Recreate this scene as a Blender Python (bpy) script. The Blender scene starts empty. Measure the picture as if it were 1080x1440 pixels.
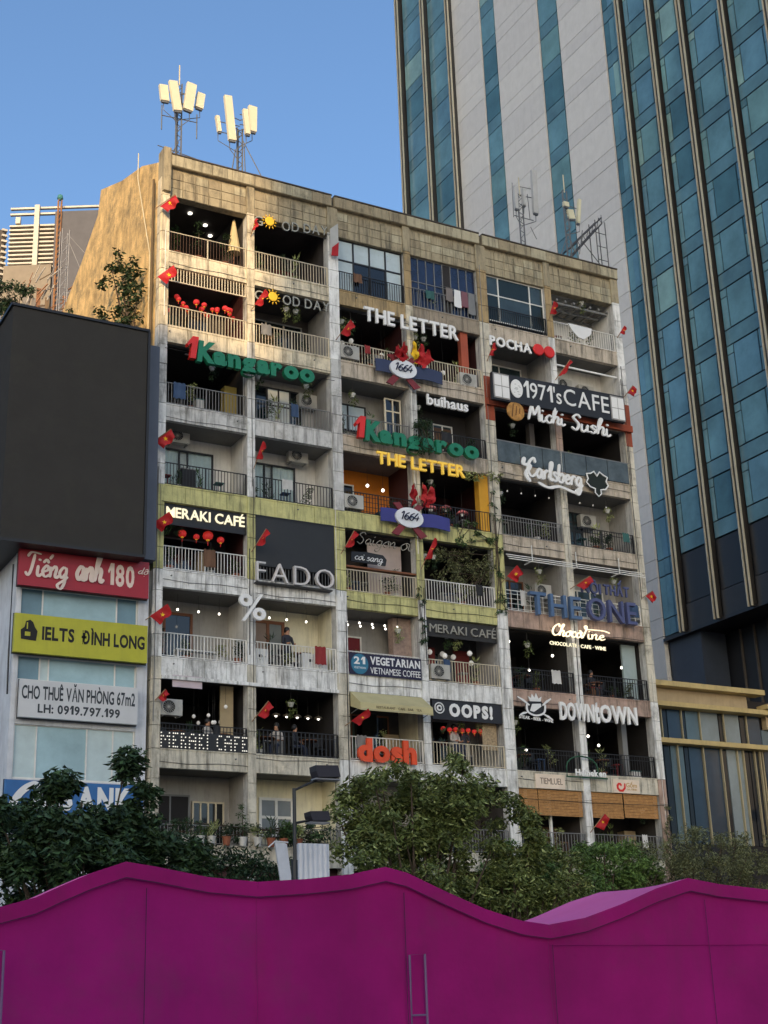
import bpy, math, random
from math import sin, cos, pi, radians
from mathutils import Matrix, Vector
random.seed(7)
SC = bpy.context.scene
COL = SC.collection
# world axes: x along the old building's front (right), y into the building (away), z up. Front plane is y = 0.

# ------------------------------------------------------------------ camera
cam_d = bpy.data.cameras.new('camera'); cam = bpy.data.objects.new('camera', cam_d); COL.objects.link(cam)
YAW, PITCH, ROLL = 0.509767, 0.342549, 0.035065
fw = Vector((sin(YAW) * cos(PITCH), cos(YAW) * cos(PITCH), sin(PITCH)))
rt = Vector((cos(YAW), -sin(YAW), 0)); up = rt.cross(fw)
R_ = rt * cos(ROLL) - up * sin(ROLL); U_ = rt * sin(ROLL) + up * cos(ROLL)
M = Matrix((R_, U_, -fw)).transposed().to_4x4(); M.translation = Vector((-17.183, -47.037, 1.6))
cam.matrix_world = M
cam_d.sensor_fit = 'VERTICAL'; cam_d.sensor_height = 24; cam_d.lens = 24 * 2053.7 / 1440
cam_d.clip_start = 0.1; cam_d.clip_end = 3000
SC.camera = cam

# ------------------------------------------------------------------ sky, sun, exposure
SUN = Vector((-0.57 * cos(radians(13)), -0.82 * cos(radians(13)), sin(radians(13)))).normalized()
w = bpy.data.worlds.new('World'); SC.world = w; w.use_nodes = True
nt = w.node_tree; bg = nt.nodes['Background']
sky = nt.nodes.new('ShaderNodeTexSky'); sky.sky_type = 'NISHITA'; sky.sun_disc = False
sky.sun_elevation = math.asin(SUN.z); sky.sun_rotation = math.atan2(SUN.x, SUN.y)
sky.altitude = 0; sky.air_density = 1.0; sky.dust_density = 4.0; sky.ozone_density = 3.5
nt.links.new(sky.outputs[0], bg.inputs[0]); bg.inputs[1].default_value = 0.15
sl = bpy.data.lights.new('sun', 'SUN'); sl.energy = 2.2; sl.angle = radians(0.5); sl.color = (1, .70, .38)
so = bpy.data.objects.new('sun', sl); COL.objects.link(so); so.rotation_euler = SUN.to_track_quat('Z', 'Y').to_euler(); so.location = (0, 0, 200)
SC.view_settings.view_transform = 'Standard'; SC.view_settings.look = 'None'
SC.view_settings.exposure = 1.0; SC.view_settings.gamma = 1

# ------------------------------------------------------------------ materials
def srgb(c):
    return tuple(((v / 255) / 12.92 if v / 255 <= .04045 else ((v / 255 + .055) / 1.055) ** 2.4) for v in c)
MATS = {}
def mat(name, col, rough=.75, metal=0, var=.25, scale=1.5, streak=0, bump=.0, emit=None, es=1, dirt=0, spec=.5, stain=(.05, .045, .035), island=0, dlo=.52, slo=.5):
    if name in MATS: return MATS[name]
    m = bpy.data.materials.new(name); m.use_nodes = True; n = m.node_tree.nodes; L = m.node_tree.links
    b = n['Principled BSDF']; b.inputs['Roughness'].default_value = rough; b.inputs['Metallic'].default_value = metal
    b.inputs['Specular IOR Level'].default_value = spec
    geo = n.new('ShaderNodeNewGeometry')
    nz = n.new('ShaderNodeTexNoise'); nz.inputs['Scale'].default_value = scale; nz.inputs['Detail'].default_value = 7; nz.inputs['Roughness'].default_value = .65
    L.new(geo.outputs['Position'], nz.inputs['Vector'])
    mx = n.new('ShaderNodeMix'); mx.data_type = 'RGBA'
    mx.inputs[6].default_value = (*[c * (1 - var) for c in col], 1); mx.inputs[7].default_value = (*[min(.9, c * (1 + var)) for c in col], 1)
    r1 = n.new('ShaderNodeMapRange'); r1.inputs[1].default_value = .3; r1.inputs[2].default_value = .7
    L.new(nz.outputs[0], r1.inputs[0]); L.new(r1.outputs[0], mx.inputs[0])
    out = mx.outputs[2]
    if island:
        hs = n.new('ShaderNodeHueSaturation'); mr = n.new('ShaderNodeMapRange'); mr.inputs[3].default_value = 1 - island; mr.inputs[4].default_value = 1 + island
        L.new(geo.outputs['Random Per Island'], mr.inputs[0]); L.new(mr.outputs[0], hs.inputs['Value']); L.new(out, hs.inputs['Color']); out = hs.outputs[0]
    if dirt or streak:
        mp = n.new('ShaderNodeMapping'); mp.inputs['Scale'].default_value = (3.5, 3.5, .35)
        L.new(geo.outputs['Position'], mp.inputs[0])
        n2 = n.new('ShaderNodeTexNoise'); n2.inputs['Scale'].default_value = 1.6; n2.inputs['Detail'].default_value = 6; n2.inputs['Roughness'].default_value = .7
        L.new(mp.outputs[0], n2.inputs['Vector'])
        r2 = n.new('ShaderNodeMapRange'); r2.inputs[1].default_value = slo; r2.inputs[2].default_value = slo + .24; r2.inputs[4].default_value = streak
        L.new(n2.outputs[0], r2.inputs[0])
        m2 = n.new('ShaderNodeMix'); m2.data_type = 'RGBA'; m2.inputs[7].default_value = (*stain, 1)
        L.new(r2.outputs[0], m2.inputs[0]); L.new(out, m2.inputs[6]); out = m2.outputs[2]
        if dirt:
            n3 = n.new('ShaderNodeTexNoise'); n3.inputs['Scale'].default_value = .9; n3.inputs['Detail'].default_value = 9; n3.inputs['Roughness'].default_value = .75
            L.new(geo.outputs['Position'], n3.inputs['Vector'])
            r3 = n.new('ShaderNodeMapRange'); r3.inputs[1].default_value = dlo; r3.inputs[2].default_value = dlo + .16; r3.inputs[4].default_value = dirt
            L.new(n3.outputs[0], r3.inputs[0])
            m3 = n.new('ShaderNodeMix'); m3.data_type = 'RGBA'; m3.inputs[7].default_value = (stain[0] * 1.6, stain[1] * 1.7, stain[2] * 1.5, 1)
            L.new(r3.outputs[0], m3.inputs[0]); L.new(out, m3.inputs[6]); out = m3.outputs[2]
    L.new(out, b.inputs['Base Color'])
    if bump:
        n4 = n.new('ShaderNodeTexNoise'); n4.inputs['Scale'].default_value = 14; n4.inputs['Detail'].default_value = 5
        L.new(geo.outputs['Position'], n4.inputs['Vector'])
        bp = n.new('ShaderNodeBump'); bp.inputs['Strength'].default_value = bump; bp.inputs['Distance'].default_value = .03
        L.new(n4.outputs[0], bp.inputs['Height']); L.new(bp.outputs[0], b.inputs['Normal'])
    if emit:
        b.inputs['Emission Color'].default_value = (*emit, 1); b.inputs['Emission Strength'].default_value = es
    MATS[name] = m
    return m
def glass_mat(name, tint, refl=.12):
    if name in MATS: return MATS[name]
    m = bpy.data.materials.new(name); m.use_nodes = True; n = m.node_tree.nodes; L = m.node_tree.links; n.clear()
    o = n.new('ShaderNodeOutputMaterial'); t = n.new('ShaderNodeBsdfTransparent'); t.inputs[0].default_value = (*tint, 1)
    g = n.new('ShaderNodeBsdfGlossy'); g.inputs['Roughness'].default_value = .03
    f = n.new('ShaderNodeFresnel'); f.inputs[0].default_value = 1.5
    a = n.new('ShaderNodeMath'); a.operation = 'ADD'; a.inputs[1].default_value = refl; a.use_clamp = True
    mx = n.new('ShaderNodeMixShader'); L.new(f.outputs[0], a.inputs[0]); L.new(a.outputs[0], mx.inputs[0]); L.new(t.outputs[0], mx.inputs[1]); L.new(g.outputs[0], mx.inputs[2]); L.new(mx.outputs[0], o.inputs[0])
    MATS[name] = m; return m
def plain(name, rgb, **k):
    return mat(name, srgb(rgb), **{**dict(var=.12), **k})

# ------------------------------------------------------------------ object helpers
def thing(name, label, cat, loc=(0, 0, 0), group=None):
    o = bpy.data.objects.new(name, None); COL.objects.link(o); o.location = loc; o.empty_display_size = .2
    o['label'] = label; o['category'] = cat
    if group: o['group'] = group
    return o
def wloc(p):
    v = Vector((0, 0, 0))
    while p is not None: v += p.location; p = p.parent
    return v
def link(name, me, parent=None, loc=(0, 0, 0)):
    o = bpy.data.objects.new(name, me); COL.objects.link(o)
    if parent is not None:
        o.parent = parent; o.location = Vector(loc) - wloc(parent)
    else: o.location = loc
    return o
def tag(o, label=None, cat=None, group=None, kind=None):
    if label: o['label'] = label
    if cat: o['category'] = cat
    if group: o['group'] = group
    if kind: o['kind'] = kind
    return o
BOXC = {}
F6 = [(0, 3, 2, 1), (4, 5, 6, 7), (0, 1, 5, 4), (1, 2, 6, 5), (2, 3, 7, 6), (3, 0, 4, 7)]
def piece(name, parent, m, x0, x1, y0, y1, z0, z1):
    k = (round(x1 - x0, 3), round(y1 - y0, 3), round(z1 - z0, 3), m.name)
    if k not in BOXC:
        me = bpy.data.meshes.new(name); a, b, c = k[0] / 2, k[1] / 2, k[2] / 2
        me.from_pydata([(-a, -b, -c), (a, -b, -c), (a, b, -c), (-a, b, -c), (-a, -b, c), (a, -b, c), (a, b, c), (-a, b, c)], [], F6)
        me.materials.append(m); BOXC[k] = me
    return link(name, BOXC[k], parent, ((x0 + x1) / 2, (y0 + y1) / 2, (z0 + z1) / 2))
class MB:
    def __init__(s): s.v = []; s.f = []
    def box(s, x0, x1, y0, y1, z0, z1):
        n = len(s.v)
        s.v += [(x0, y0, z0), (x1, y0, z0), (x1, y1, z0), (x0, y1, z0), (x0, y0, z1), (x1, y0, z1), (x1, y1, z1), (x0, y1, z1)]
        s.f += [tuple(n + i for i in q) for q in F6]; return s
    def quad(s, a, b, c, d):
        n = len(s.v); s.v += [tuple(a), tuple(b), tuple(c), tuple(d)]; s.f.append((n, n + 1, n + 2, n + 3)); return s
    def tube(s, pts, r, k=6, caps=True):
        pts = [Vector(p) for p in pts]; rs = r if isinstance(r, (list, tuple)) else [r] * len(pts)
        n0 = len(s.v)
        for i, p in enumerate(pts):
            d = (pts[min(i + 1, len(pts) - 1)] - pts[max(i - 1, 0)]).normalized()
            a = d.cross(Vector((0, 0, 1)));
            if a.length < .05: a = d.cross(Vector((1, 0, 0)))
            a.normalize(); b = d.cross(a)
            for j in range(k):
                t = 2 * pi * j / k; s.v.append(tuple(p + (a * cos(t) + b * sin(t)) * rs[i]))
        for i in range(len(pts) - 1):
            for j in range(k):
                q = n0 + i * k; s.f.append((q + j, q + (j + 1) % k, q + k + (j + 1) % k, q + k + j))
        if caps:
            s.f.append(tuple(n0 + j for j in reversed(range(k)))); s.f.append(tuple(n0 + (len(pts) - 1) * k + j for j in range(k)))
        return s
    def prism(s, poly, y0, y1):  # polygon in x,z extruded in y (convex or simple; n-gon caps)
        n = len(s.v); k = len(poly)
        s.v += [(x, y0, z) for x, z in poly] + [(x, y1, z) for x, z in poly]
        s.f.append(tuple(range(n, n + k))); s.f.append(tuple(reversed(range(n + k, n + 2 * k))))
        for j in range(k): s.f.append((n + j, n + k + j, n + k + (j + 1) % k, n + (j + 1) % k))
        return s
    def lathe(s, c, prof, k=12, axis='z'):
        n0 = len(s.v); c = Vector(c)
        for r, h in prof:
            for j in range(k):
                t = 2 * pi * j / k
                p = Vector((r * cos(t), r * sin(t), h)) if axis == 'z' else Vector((r * cos(t), -h, r * sin(t)))
                s.v.append(tuple(c + p))
        for i in range(len(prof) - 1):
            for j in range(k):
                q = n0 + i * k; s.f.append((q + j, q + (j + 1) % k, q + k + (j + 1) % k, q + k + j))
        s.f.append(tuple(n0 + j for j in reversed(range(k)))); s.f.append(tuple(n0 + (len(prof) - 1) * k + j for j in range(k)))
        return s
    def build(s, name, m, parent=None, smooth=False, origin=None):
        o0 = wloc(parent) if parent is not None else Vector(origin or (0, 0, 0))
        me = bpy.data.meshes.new(name); me.from_pydata([(x - o0.x, y - o0.y, z - o0.z) for x, y, z in s.v], [], s.f)
        me.materials.append(m)
        if smooth: me.polygons.foreach_set('use_smooth', [True] * len(me.polygons))
        o = bpy.data.objects.new(name, me); COL.objects.link(o)
        if parent is not None: o.parent = parent
        else: o.location = o0
        return o
def copy_tree(o, loc=None, label=None, parent=None):
    c = o.copy(); COL.objects.link(c); c.parent = parent
    if loc is not None: c.location = loc
    if label: c['label'] = label
    for ch in list(o.children): copy_tree(ch, None, None, c)
    return c

# leaves: a cloud of small folded leaves as one mesh
def leaf_mesh(name, m, blobs, size=.14, parent=None, asp=.45, droop=.5, rnd=random):
    v = []; f = []
    for (cx, cy, cz, r, n) in blobs:
        for _ in range(n):
            a = rnd.uniform(0, 2 * pi); h = rnd.uniform(-1, 1); q = math.sqrt(1 - h * h); rr = r * rnd.random() ** .45
            p = Vector((cx + rr * q * cos(a), cy + rr * q * sin(a), cz + rr * h * .85))
            b = rnd.uniform(0, 2 * pi); d = Vector((cos(b), sin(b), -droop + rnd.uniform(-.5, .5))).normalized()
            sd = d.cross(Vector((rnd.uniform(-.6, .6), rnd.uniform(-.6, .6), 1))).normalized()
            L_ = size * rnd.uniform(.6, 1.35); W_ = L_ * asp; nn = d.cross(sd) * (W_ * .3)
            k = len(v); v += [tuple(p), tuple(p + d * L_ * .45 + sd * W_ * .5 + nn), tuple(p + d * L_), tuple(p + d * L_ * .45 - sd * W_ * .5 + nn)]
            f.append((k, k + 1, k + 2, k + 3))
    o0 = wloc(parent) if parent is not None else Vector((0, 0, 0))
    me = bpy.data.meshes.new(name); me.from_pydata([(x - o0.x, y - o0.y, z - o0.z) for x, y, z in v], [], f); me.materials.append(m)
    o = bpy.data.objects.new(name, me); COL.objects.link(o)
    if parent is not None: o.parent = parent
    return o

# lettering ---------------------------------------------------------------
GL = {}
def glyph(ch, bold=.0):
    k = (ch, bold)
    if k not in GL and ch == '1':
        e = bold * 1.2; pl = [(.02 - e * .3, .5 - e), (.2 - e, .73 + e * .4), (.33 + e, .73 + e * .4), (.33 + e, 0), (.2 - e, 0), (.2 - e, .53 - e * .6), (.06, .42 - e)]
        vs = [(x, y, .5) for x, y in pl] + [(x, y, -.5) for x, y in pl]; n = len(pl)
        GL[k] = (vs, [tuple(reversed(range(n))), tuple(range(n, 2 * n))] + [(j, (j + 1) % n, (j + 1) % n + n, j + n) for j in range(n)], min(x for x, y in pl), max(x for x, y in pl))
    if k not in GL:
        c = bpy.data.curves.new('t', 'FONT'); c.body = ch; c.size = 1; c.offset = bold; c.resolution_u = 3; c.extrude = .5
        o = bpy.data.objects.new('t', c); me = bpy.data.meshes.new_from_object(o)
        vs = [tuple(q.co) for q in me.vertices]; fs = [tuple(p.vertices) for p in me.polygons]
        bpy.data.objects.remove(o); bpy.data.curves.remove(c); bpy.data.meshes.remove(me)
        xs = [q[0] for q in vs] or [0]
        GL[k] = (vs, fs, min(xs), max(xs))
    return GL[k]
CAPH = max(q[1] for q in glyph('H')[0])
def text(parent, s, x0, x1, z0, h, y, m, bold=.0, depth=.06, shear=0, join=False, z1=None, gap=.09, jname='lettering', lift=None):
    """front text from x0 to x1, baseline z0 (z1 at the right end), cap height h, faces -y"""
    adv = []; x = 0
    for ch in s:
        if ch == ' ': adv.append(x); x += .3; continue
        g = glyph(ch, bold); adv.append(x - g[2]); x += g[3] - g[2] + gap
    W = x - gap; kx = (x1 - x0) / W; kz = h / CAPH; z1 = z0 if z1 is None else z1
    jb = MB(); objs = []
    for i, ch in enumerate(s):
        if ch == ' ': continue
        vs, fs, a, b = glyph(ch, bold)
        xx = x0 + adv[i] * kx; zz = z0 + (z1 - z0) * ((adv[i] + a) / W) + (lift[i % len(lift)] if lift else 0)
        P = [((vx + shear * vy) * kx, -vz * depth, vy * kz) for vx, vy, vz in vs]
        if join:
            n = len(jb.v); jb.v += [(px + xx, py + y, pz + zz) for px, py, pz in P]; jb.f += [tuple(n + t for t in q) for q in fs]
        else:
            me = bpy.data.meshes.new('letter'); me.from_pydata(P, [], fs); me.materials.append(m)
            objs.append(link('letter', me, parent, (xx, y, zz)))
    if join: return jb.build(jname, m, parent)
    return objs
ST = {
 'c': (.8, [[(.75,.8),(.45,1),(.1,.5),(.4,0),(.85,.25)]]), 'h': (.95, [[(-.1,.1),(.3,1.3),(.45,1.95),(.25,2),(.14,1.2),(.1,0)],[(.1,.4),(.45,1),(.68,.8),(.63,.2),(.78,0),(1,.25)]]),
 'o': (.85, [[(.5,1),(.1,.55),(.35,0),(.75,.4),(.55,1),(.95,.85)]]), 'v': (.9, [[(0,.9),(.2,.75),(.35,0),(.75,.9),(.95,.8)]]),
 'i': (.5, [[(.1,.95),(.12,.25),(.3,0),(.55,.25)],[(.15,1.35),(.17,1.5)]]), 'n': (.95, [[(.05,.95),(.12,.5),(.1,0)],[(.1,.5),(.45,1),(.65,.8),(.6,.2),(.78,0),(1,.25)]]),
 'e': (.8, [[(.1,.4),(.65,.65),(.45,1),(.1,.5),(.4,0),(.85,.25)]]), 'a': (.95, [[(.7,.85),(.4,1),(.08,.45),(.35,0),(.68,.5)],[(.72,1),(.7,.2),(.85,0),(1.02,.25)]]),
 'r': (.7, [[(.05,.9),(.15,.5),(.13,0)],[(.15,.55),(.4,1),(.68,.85)]]), 'l': (.5, [[(0,.2),(.4,1.4),(.42,1.95),(.22,1.8),(.18,.3),(.35,0),(.55,.25)]]),
 's': (.7, [[(.65,.8),(.35,1),(.15,.75),(.58,.35),(.35,0),(0,.15)]]), 'b': (.85, [[(.2,2),(.12,1),(.12,.2),(.45,0),(.75,.45),(.5,.95),(.15,.6)]]),
 'g': (.9, [[(.7,.85),(.4,1),(.08,.5),(.35,.05),(.68,.5)],[(.72,1),(.7,-.3),(.4,-.9),(.02,-.6),(.5,-.2),(.95,.2)]]),
 'u': (.95, [[(.08,.95),(.1,.25),(.35,0),(.66,.45)],[(.7,.95),(.68,.2),(.95,.1)]]), 'd': (.95, [[(.7,.85),(.4,1),(.08,.45),(.35,0),(.68,.5)],[(.78,2),(.7,.2),(.95,.15)]]),
 'C': (1.15, [[(1.05,1.55),(.8,2.05),(.25,1.5),(.1,.6),(.55,0),(1.15,.4)]]), 'M': (1.35, [[(.05,0),(.25,1.8),(.6,.7),(1.0,1.9),(1.2,.3),(1.35,0)]]),
 'S': (1.05, [[(.95,1.65),(.6,2),(.2,1.55),(.78,.8),(.55,0),(.05,.3)]]), 'T': (1.05, [[(-.05,1.6),(.3,2),(1.25,1.9)],[(.65,1.9),(.5,.5),(.25,0),(-.05,.3)]]),
 'V': (1.2, [[(0,1.4),(.25,1.2),(.45,0),(.85,1.5),(.9,2.3),(.6,2.3),(.8,1.75),(1.8,1.75),(3.2,1.75),(4.0,1.45)]]),
 '1': (.65, [[(.05,1.5),(.42,2),(.4,0)]]), '8': (1, [[(.5,1.05),(.15,1.5),(.5,2),(.85,1.5),(.5,1.05),(.1,.5),(.5,0),(.9,.5),(.5,1.05)]]),
 '0': (1, [[(.5,2),(.1,1),(.5,0),(.9,1),(.5,2)]]), '6': (.95, [[(.8,1.9),(.3,1.4),(.1,.6),(.5,0),(.85,.5),(.5,1),(.15,.6)]]), '4': (1, [[(.5,2),(.05,.7),(.95,.7)],[(.72,1.3),(.65,0)]]),
 '^': (0, [[(-.75,1.2),(-.45,1.5),(-.2,1.2)]]), '/': (0, [[(-.15,1.6),(.1,2)]]), '.': (0, [[(-.5,-.4),(-.48,-.5)]]),
}
def catmull(p, n=6):
    out = []
    for i in range(len(p) - 1):
        a, b, c, d = p[max(i - 1, 0)], p[i], p[i + 1], p[min(i + 2, len(p) - 1)]
        for j in range(n):
            t = j / n
            out.append(tuple(.5 * (2 * b[q] + (c[q] - a[q]) * t + (2 * a[q] - 5 * b[q] + 4 * c[q] - d[q]) * t * t + (3 * b[q] - a[q] - 3 * c[q] + d[q]) * t ** 3) for q in (0, 1)))
    return out + [p[-1]]
def ribbon(mb, pts, w0, w1, y, depth, nib=.7):
    V = []
    for i, p in enumerate(pts):
        a = pts[max(i - 1, 0)]; b = pts[min(i + 1, len(pts) - 1)]; dx, dz = b[0] - a[0], b[1] - a[1]; L = math.hypot(dx, dz) or 1
        ww = w0 + (w1 - w0) * abs(sin(math.atan2(dz, dx) - nib + pi / 4)); e = min(1, .45 + min(i, len(pts) - 1 - i) * .4)
        V.append((p[0] - dz / L * ww * e, p[1] + dx / L * ww * e, p[0] + dz / L * ww * e, p[1] - dx / L * ww * e))
    n = len(mb.v)
    ribbon.k = (ribbon.k + 1) % 5
    for i, q in enumerate(V): e = .0012 * i + .004 * ribbon.k; mb.v += [(q[0], y - depth - e, q[1]), (q[2], y - depth - e, q[3]), (q[0], y - e, q[1]), (q[2], y - e, q[3])]
    for i in range(len(V) - 1):
        a = n + 4 * i; b = a + 4; mb.f += [(a, a + 1, b + 1, b), (a, b, b + 2, a + 2), (a + 1, a + 3, b + 3, b + 1), (a + 2, b + 2, b + 3, a + 3)]
    e = n + 4 * (len(V) - 1); mb.f += [(n, n + 2, n + 3, n + 1), (e, e + 1, e + 3, e + 2)]
ribbon.k = 0
def script(parent, s, x0, x1, z0, h, y, m, w0=.09, w1=.17, depth=.06, shear=.25, z1=None, join=False, jname='lettering'):
    if h > .38: w0 *= .62; w1 *= .52
    W = sum(ST[c][0] if c != ' ' else .5 for c in s); kx = (x1 - x0) / W; kz = h / 2; x = 0; z1 = z0 if z1 is None else z1; jb = MB()
    for c in s:
        if c == ' ': x += .5; continue
        a, strokes = ST[c]; mb = jb if join else MB(); zz = z0 + (z1 - z0) * x / W
        for st in strokes:
            ribbon(mb, [(x0 + (x + px + shear * pz) * kx, zz + pz * kz) for px, pz in catmull(st)], w0 * kz, w1 * kz, y, depth)
        if not join: mb.build('letter', m, parent)
        x += a
    if join: return jb.build(jname, m, parent)
def ellipse(cx, cz, rx, rz, k=20): return [(cx + rx * cos(2 * pi * j / k), cz + rz * sin(2 * pi * j / k)) for j in range(k)]
# ================================================================== GROUND
g_m = mat('asphalt_ground', (.05, .05, .052), rough=.9, scale=.8, bump=.3)
pv_m = mat('paving_grey', (.34, .33, .31), rough=.85, scale=1.2, bump=.2)
tag(MB().quad((-900, -900, 0), (900, -900, 0), (900, 900, 0), (-900, 900, 0)).build('ground', g_m), kind='structure')
tag(MB().box(-60, 60, -5, 0.0, -.1, .13).build('pavement', pv_m), kind='structure')
tag(MB().box(-140, 160, -170, -16, -.1, .12).build('plaza', pv_m), kind='structure')

# ================================================================== OLD APARTMENT BUILDING
S = {k: 10.96 + (k - 3) * 3.2 for k in range(1, 10)}
SB = .64; TOP = 34.45
BAY = [(0, 3.26), (3.57, 6.86), (7.31, 10.43), (10.75, 14.06), (14.54, 17.63), (17.95, 21.38)]
CLM = [(-.3, 0), (3.26, 3.57), (6.86, 7.31), (10.43, 10.75), (14.06, 14.54), (17.63, 17.95), (21.38, 21.75)]
bld = thing('apartment_building', 'nine storey weathered concrete apartment block with cafe signs on every balcony', 'building', (10.7, 6, 0))
def conc(name, rgb, streak=.8, dirt=.65, **k): return plain(name, rgb, rough=.85, streak=streak, dirt=dirt, bump=.25, scale=2.2, var=.16, slo=.47, **k)
cream = conc('cream_plaster', (218, 206, 178)); grey_p = conc('grey_plaster', (200, 199, 194)); olive = conc('lime_green_plaster', (198, 194, 132), dirt=.35)
white_p = conc('white_plaster', (232, 231, 224), dirt=.5); tan = conc('tan_plaster', (190, 177, 158)); pinkt = conc('pinkish_plaster', (176, 150, 134)); brown = conc('brown_tile', (168, 145, 105), dirt=.6)
beige = conc('beige_plaster', (206, 199, 180)); rust = conc('rust_red_paint', (150, 70, 45), streak=.4, dirt=.2)
tile_m = [conc('parapet_tile', (164, 152, 124), dirt=.7), conc('parapet_tile_brown', (154, 141, 114), dirt=.7), conc('parapet_tile_pale', (174, 165, 138), dirt=.6)]
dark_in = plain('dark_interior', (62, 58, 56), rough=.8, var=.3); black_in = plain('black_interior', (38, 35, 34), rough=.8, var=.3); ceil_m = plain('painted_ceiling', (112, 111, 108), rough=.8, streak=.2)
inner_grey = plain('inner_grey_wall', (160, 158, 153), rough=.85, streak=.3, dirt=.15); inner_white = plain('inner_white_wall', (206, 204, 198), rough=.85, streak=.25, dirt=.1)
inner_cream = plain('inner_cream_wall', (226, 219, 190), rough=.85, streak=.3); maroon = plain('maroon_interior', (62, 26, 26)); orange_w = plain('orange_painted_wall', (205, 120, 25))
teak = plain('wood_brown', (120, 72, 40), rough=.6); blk = plain('black_metal', (28, 28, 30), rough=.5); wht = plain('white_metal', (224, 222, 214), rough=.5, dirt=.15); crm = plain('cream_metal', (205, 194, 168), rough=.55, dirt=.3, streak=.3)
gry = plain('grey_metal', (120, 120, 118), rough=.5); dgl = plain('dark_window_glass', (18, 24, 28), rough=.08, var=.3, spec=.8)
cur_m = plain('pale_curtain', (205, 212, 210), rough=.9); gl_m = glass_mat('clear_window_glass', (.9, .93, .92), -.02)

SECT = lambda b: 0 if b < 2 else (1 if b < 4 else 2)
FAS = {9: (cream, brown, tan), 8: (cream, tan, tan), 7: (grey_p, tan, tan), 6: (olive, olive, tan), 5: (white_p, olive, pinkt), 4: (white_p, white_p, pinkt), 3: (beige, white_p, beige), 2: (beige, beige, beige)}
COLM = {9: (cream, cream, white_p, brown, brown, brown, white_p), 8: (cream, cream, white_p, cream, beige, white_p, white_p), 7: (grey_p, grey_p, grey_p, grey_p, beige, pinkt, beige),
        6: (white_p, white_p, grey_p, cream, beige, beige, beige), 5: (olive, olive, olive, olive, olive, beige, beige), 4: (white_p, white_p, white_p, white_p, white_p, white_p, beige),
        3: (beige, beige, beige, white_p, white_p, white_p, white_p), 2: (beige, beige, white_p, white_p, white_p, white_p, pinkt)}
# core, slabs
piece('building_core', bld, grey_p, -.02, 21.6, 5.2, 14, .0, 33.2)
piece('roof_slab', bld, grey_p, -.02, 21.6, .32, 14.2, 33.25, 33.5)
slabs = {}
for k in range(2, 10):
    piece('floor_slab', bld, ceil_m, -.02, 21.6, .12, 5.19, S[k] - SB + .05, S[k] - .01)
piece('ground_storey_wall', bld, maroon, -.3, 21.7, .3, 5.19, 0, S[2] - SB)
piece('shop_fascia', bld, maroon, -.2, 21.6, .0, .28, 6.1, 6.9)
# columns with cladding panels
for ci, (a, b) in enumerate(CLM):
    col = piece('column', bld, grey_p, a + .02, b - .02, -.06, .35, 0, TOP - (.9 if ci else 0) - .05)
    for k in range(2, 10):
        zt = (S[k + 1] if k < 9 else 33.4) - (SB if False else 0)
        z0 = S[k] if k > 2 else 6.9
        n = 4
        for i in range(n):
            h = (zt - z0) / n; j = random.uniform(0, .012)
            piece('cladding_panel', col, COLM[k][ci], a, b, -.115 - j, -.06, z0 + i * h + .012, z0 + (i + 1) * h - .012)
            if ci == 0: piece('cladding_panel', col, COLM[k][ci], a - .035 - j, a + .02, -.055, .33, z0 + i * h + .012, z0 + (i + 1) * h - .012)
# slab edge bands
for k in range(2, 10):
    for bi, (a, b) in enumerate(BAY):
        m = FAS[k][SECT(bi)]
        if k == 9 and bi == 3: m = conc('brown_grey_plaster', (150, 138, 120))
        band = piece('slab_edge', bld, m, a, b, -.03, .12, S[k] - SB, S[k])
        n = 4; ww = (b - a) / n
        for i in range(n):
            piece('fascia_panel', band, m, a + i * ww + .008, a + (i + 1) * ww - .008, -.07 - random.uniform(0, .012), -.03, S[k] - SB + .0, S[k] - .02)
        MB().box(a, b, -.1, -.03, S[k] - .02, S[k] + .03).build('coping', m, bld)
# parapet: tiled panels, pilasters, cornice
for bi, (a, b) in enumerate(BAY):
    z0 = 32.62
    pw = piece('parapet_wall', bld, tile_m[1], a, b, -.02, .3, z0, 33.95)
    n = 6; ww = (b - a) / n
    for r in range(3):
        for i in range(n):
            hh = (33.78 - z0) / 3
            piece('wall_tile', pw, random.choices(tile_m, (9, 2, 2))[0], a + i * ww + .012, a + (i + 1) * ww - .012, -.05 - random.uniform(0, .018), -.02, z0 + r * hh + .012, z0 + (r + 1) * hh - .012)
    a0, b0 = a, b; a -= .0 if bi == 0 else .16; b += .16 if bi < 5 else .37
    co = MB().box(a + .001, b - .001, -.2, .3, 33.9, TOP - .05).build('cornice', tile_m[1], bld)
    MB().box(a + .001, b - .001, -.26, .34, TOP - .05, TOP).build('cornice_cap', plain('dark_coping', (70, 62, 55), dirt=.5), co)
    for i in range(4):
        w4 = (b - a) / 4; piece('cornice_tile', co, random.choice(tile_m), a + i * w4 + .01, a + (i + 1) * w4 - .01, -.225 - random.uniform(0, .012), -.2, 33.92, TOP - .07)
for ci, (a, b) in enumerate(CLM):
    piece('pilaster_cap', bld, tile_m[0], a - .02, b + (.0 if ci else -.02), -.14 if ci else -.27, .36, 32.7, TOP + .2 if ci == 0 else 33.895)
piece('right_side_wall', bld, grey_p, 21.61, 21.74, .36, 14, 0, 33.9)
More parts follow.
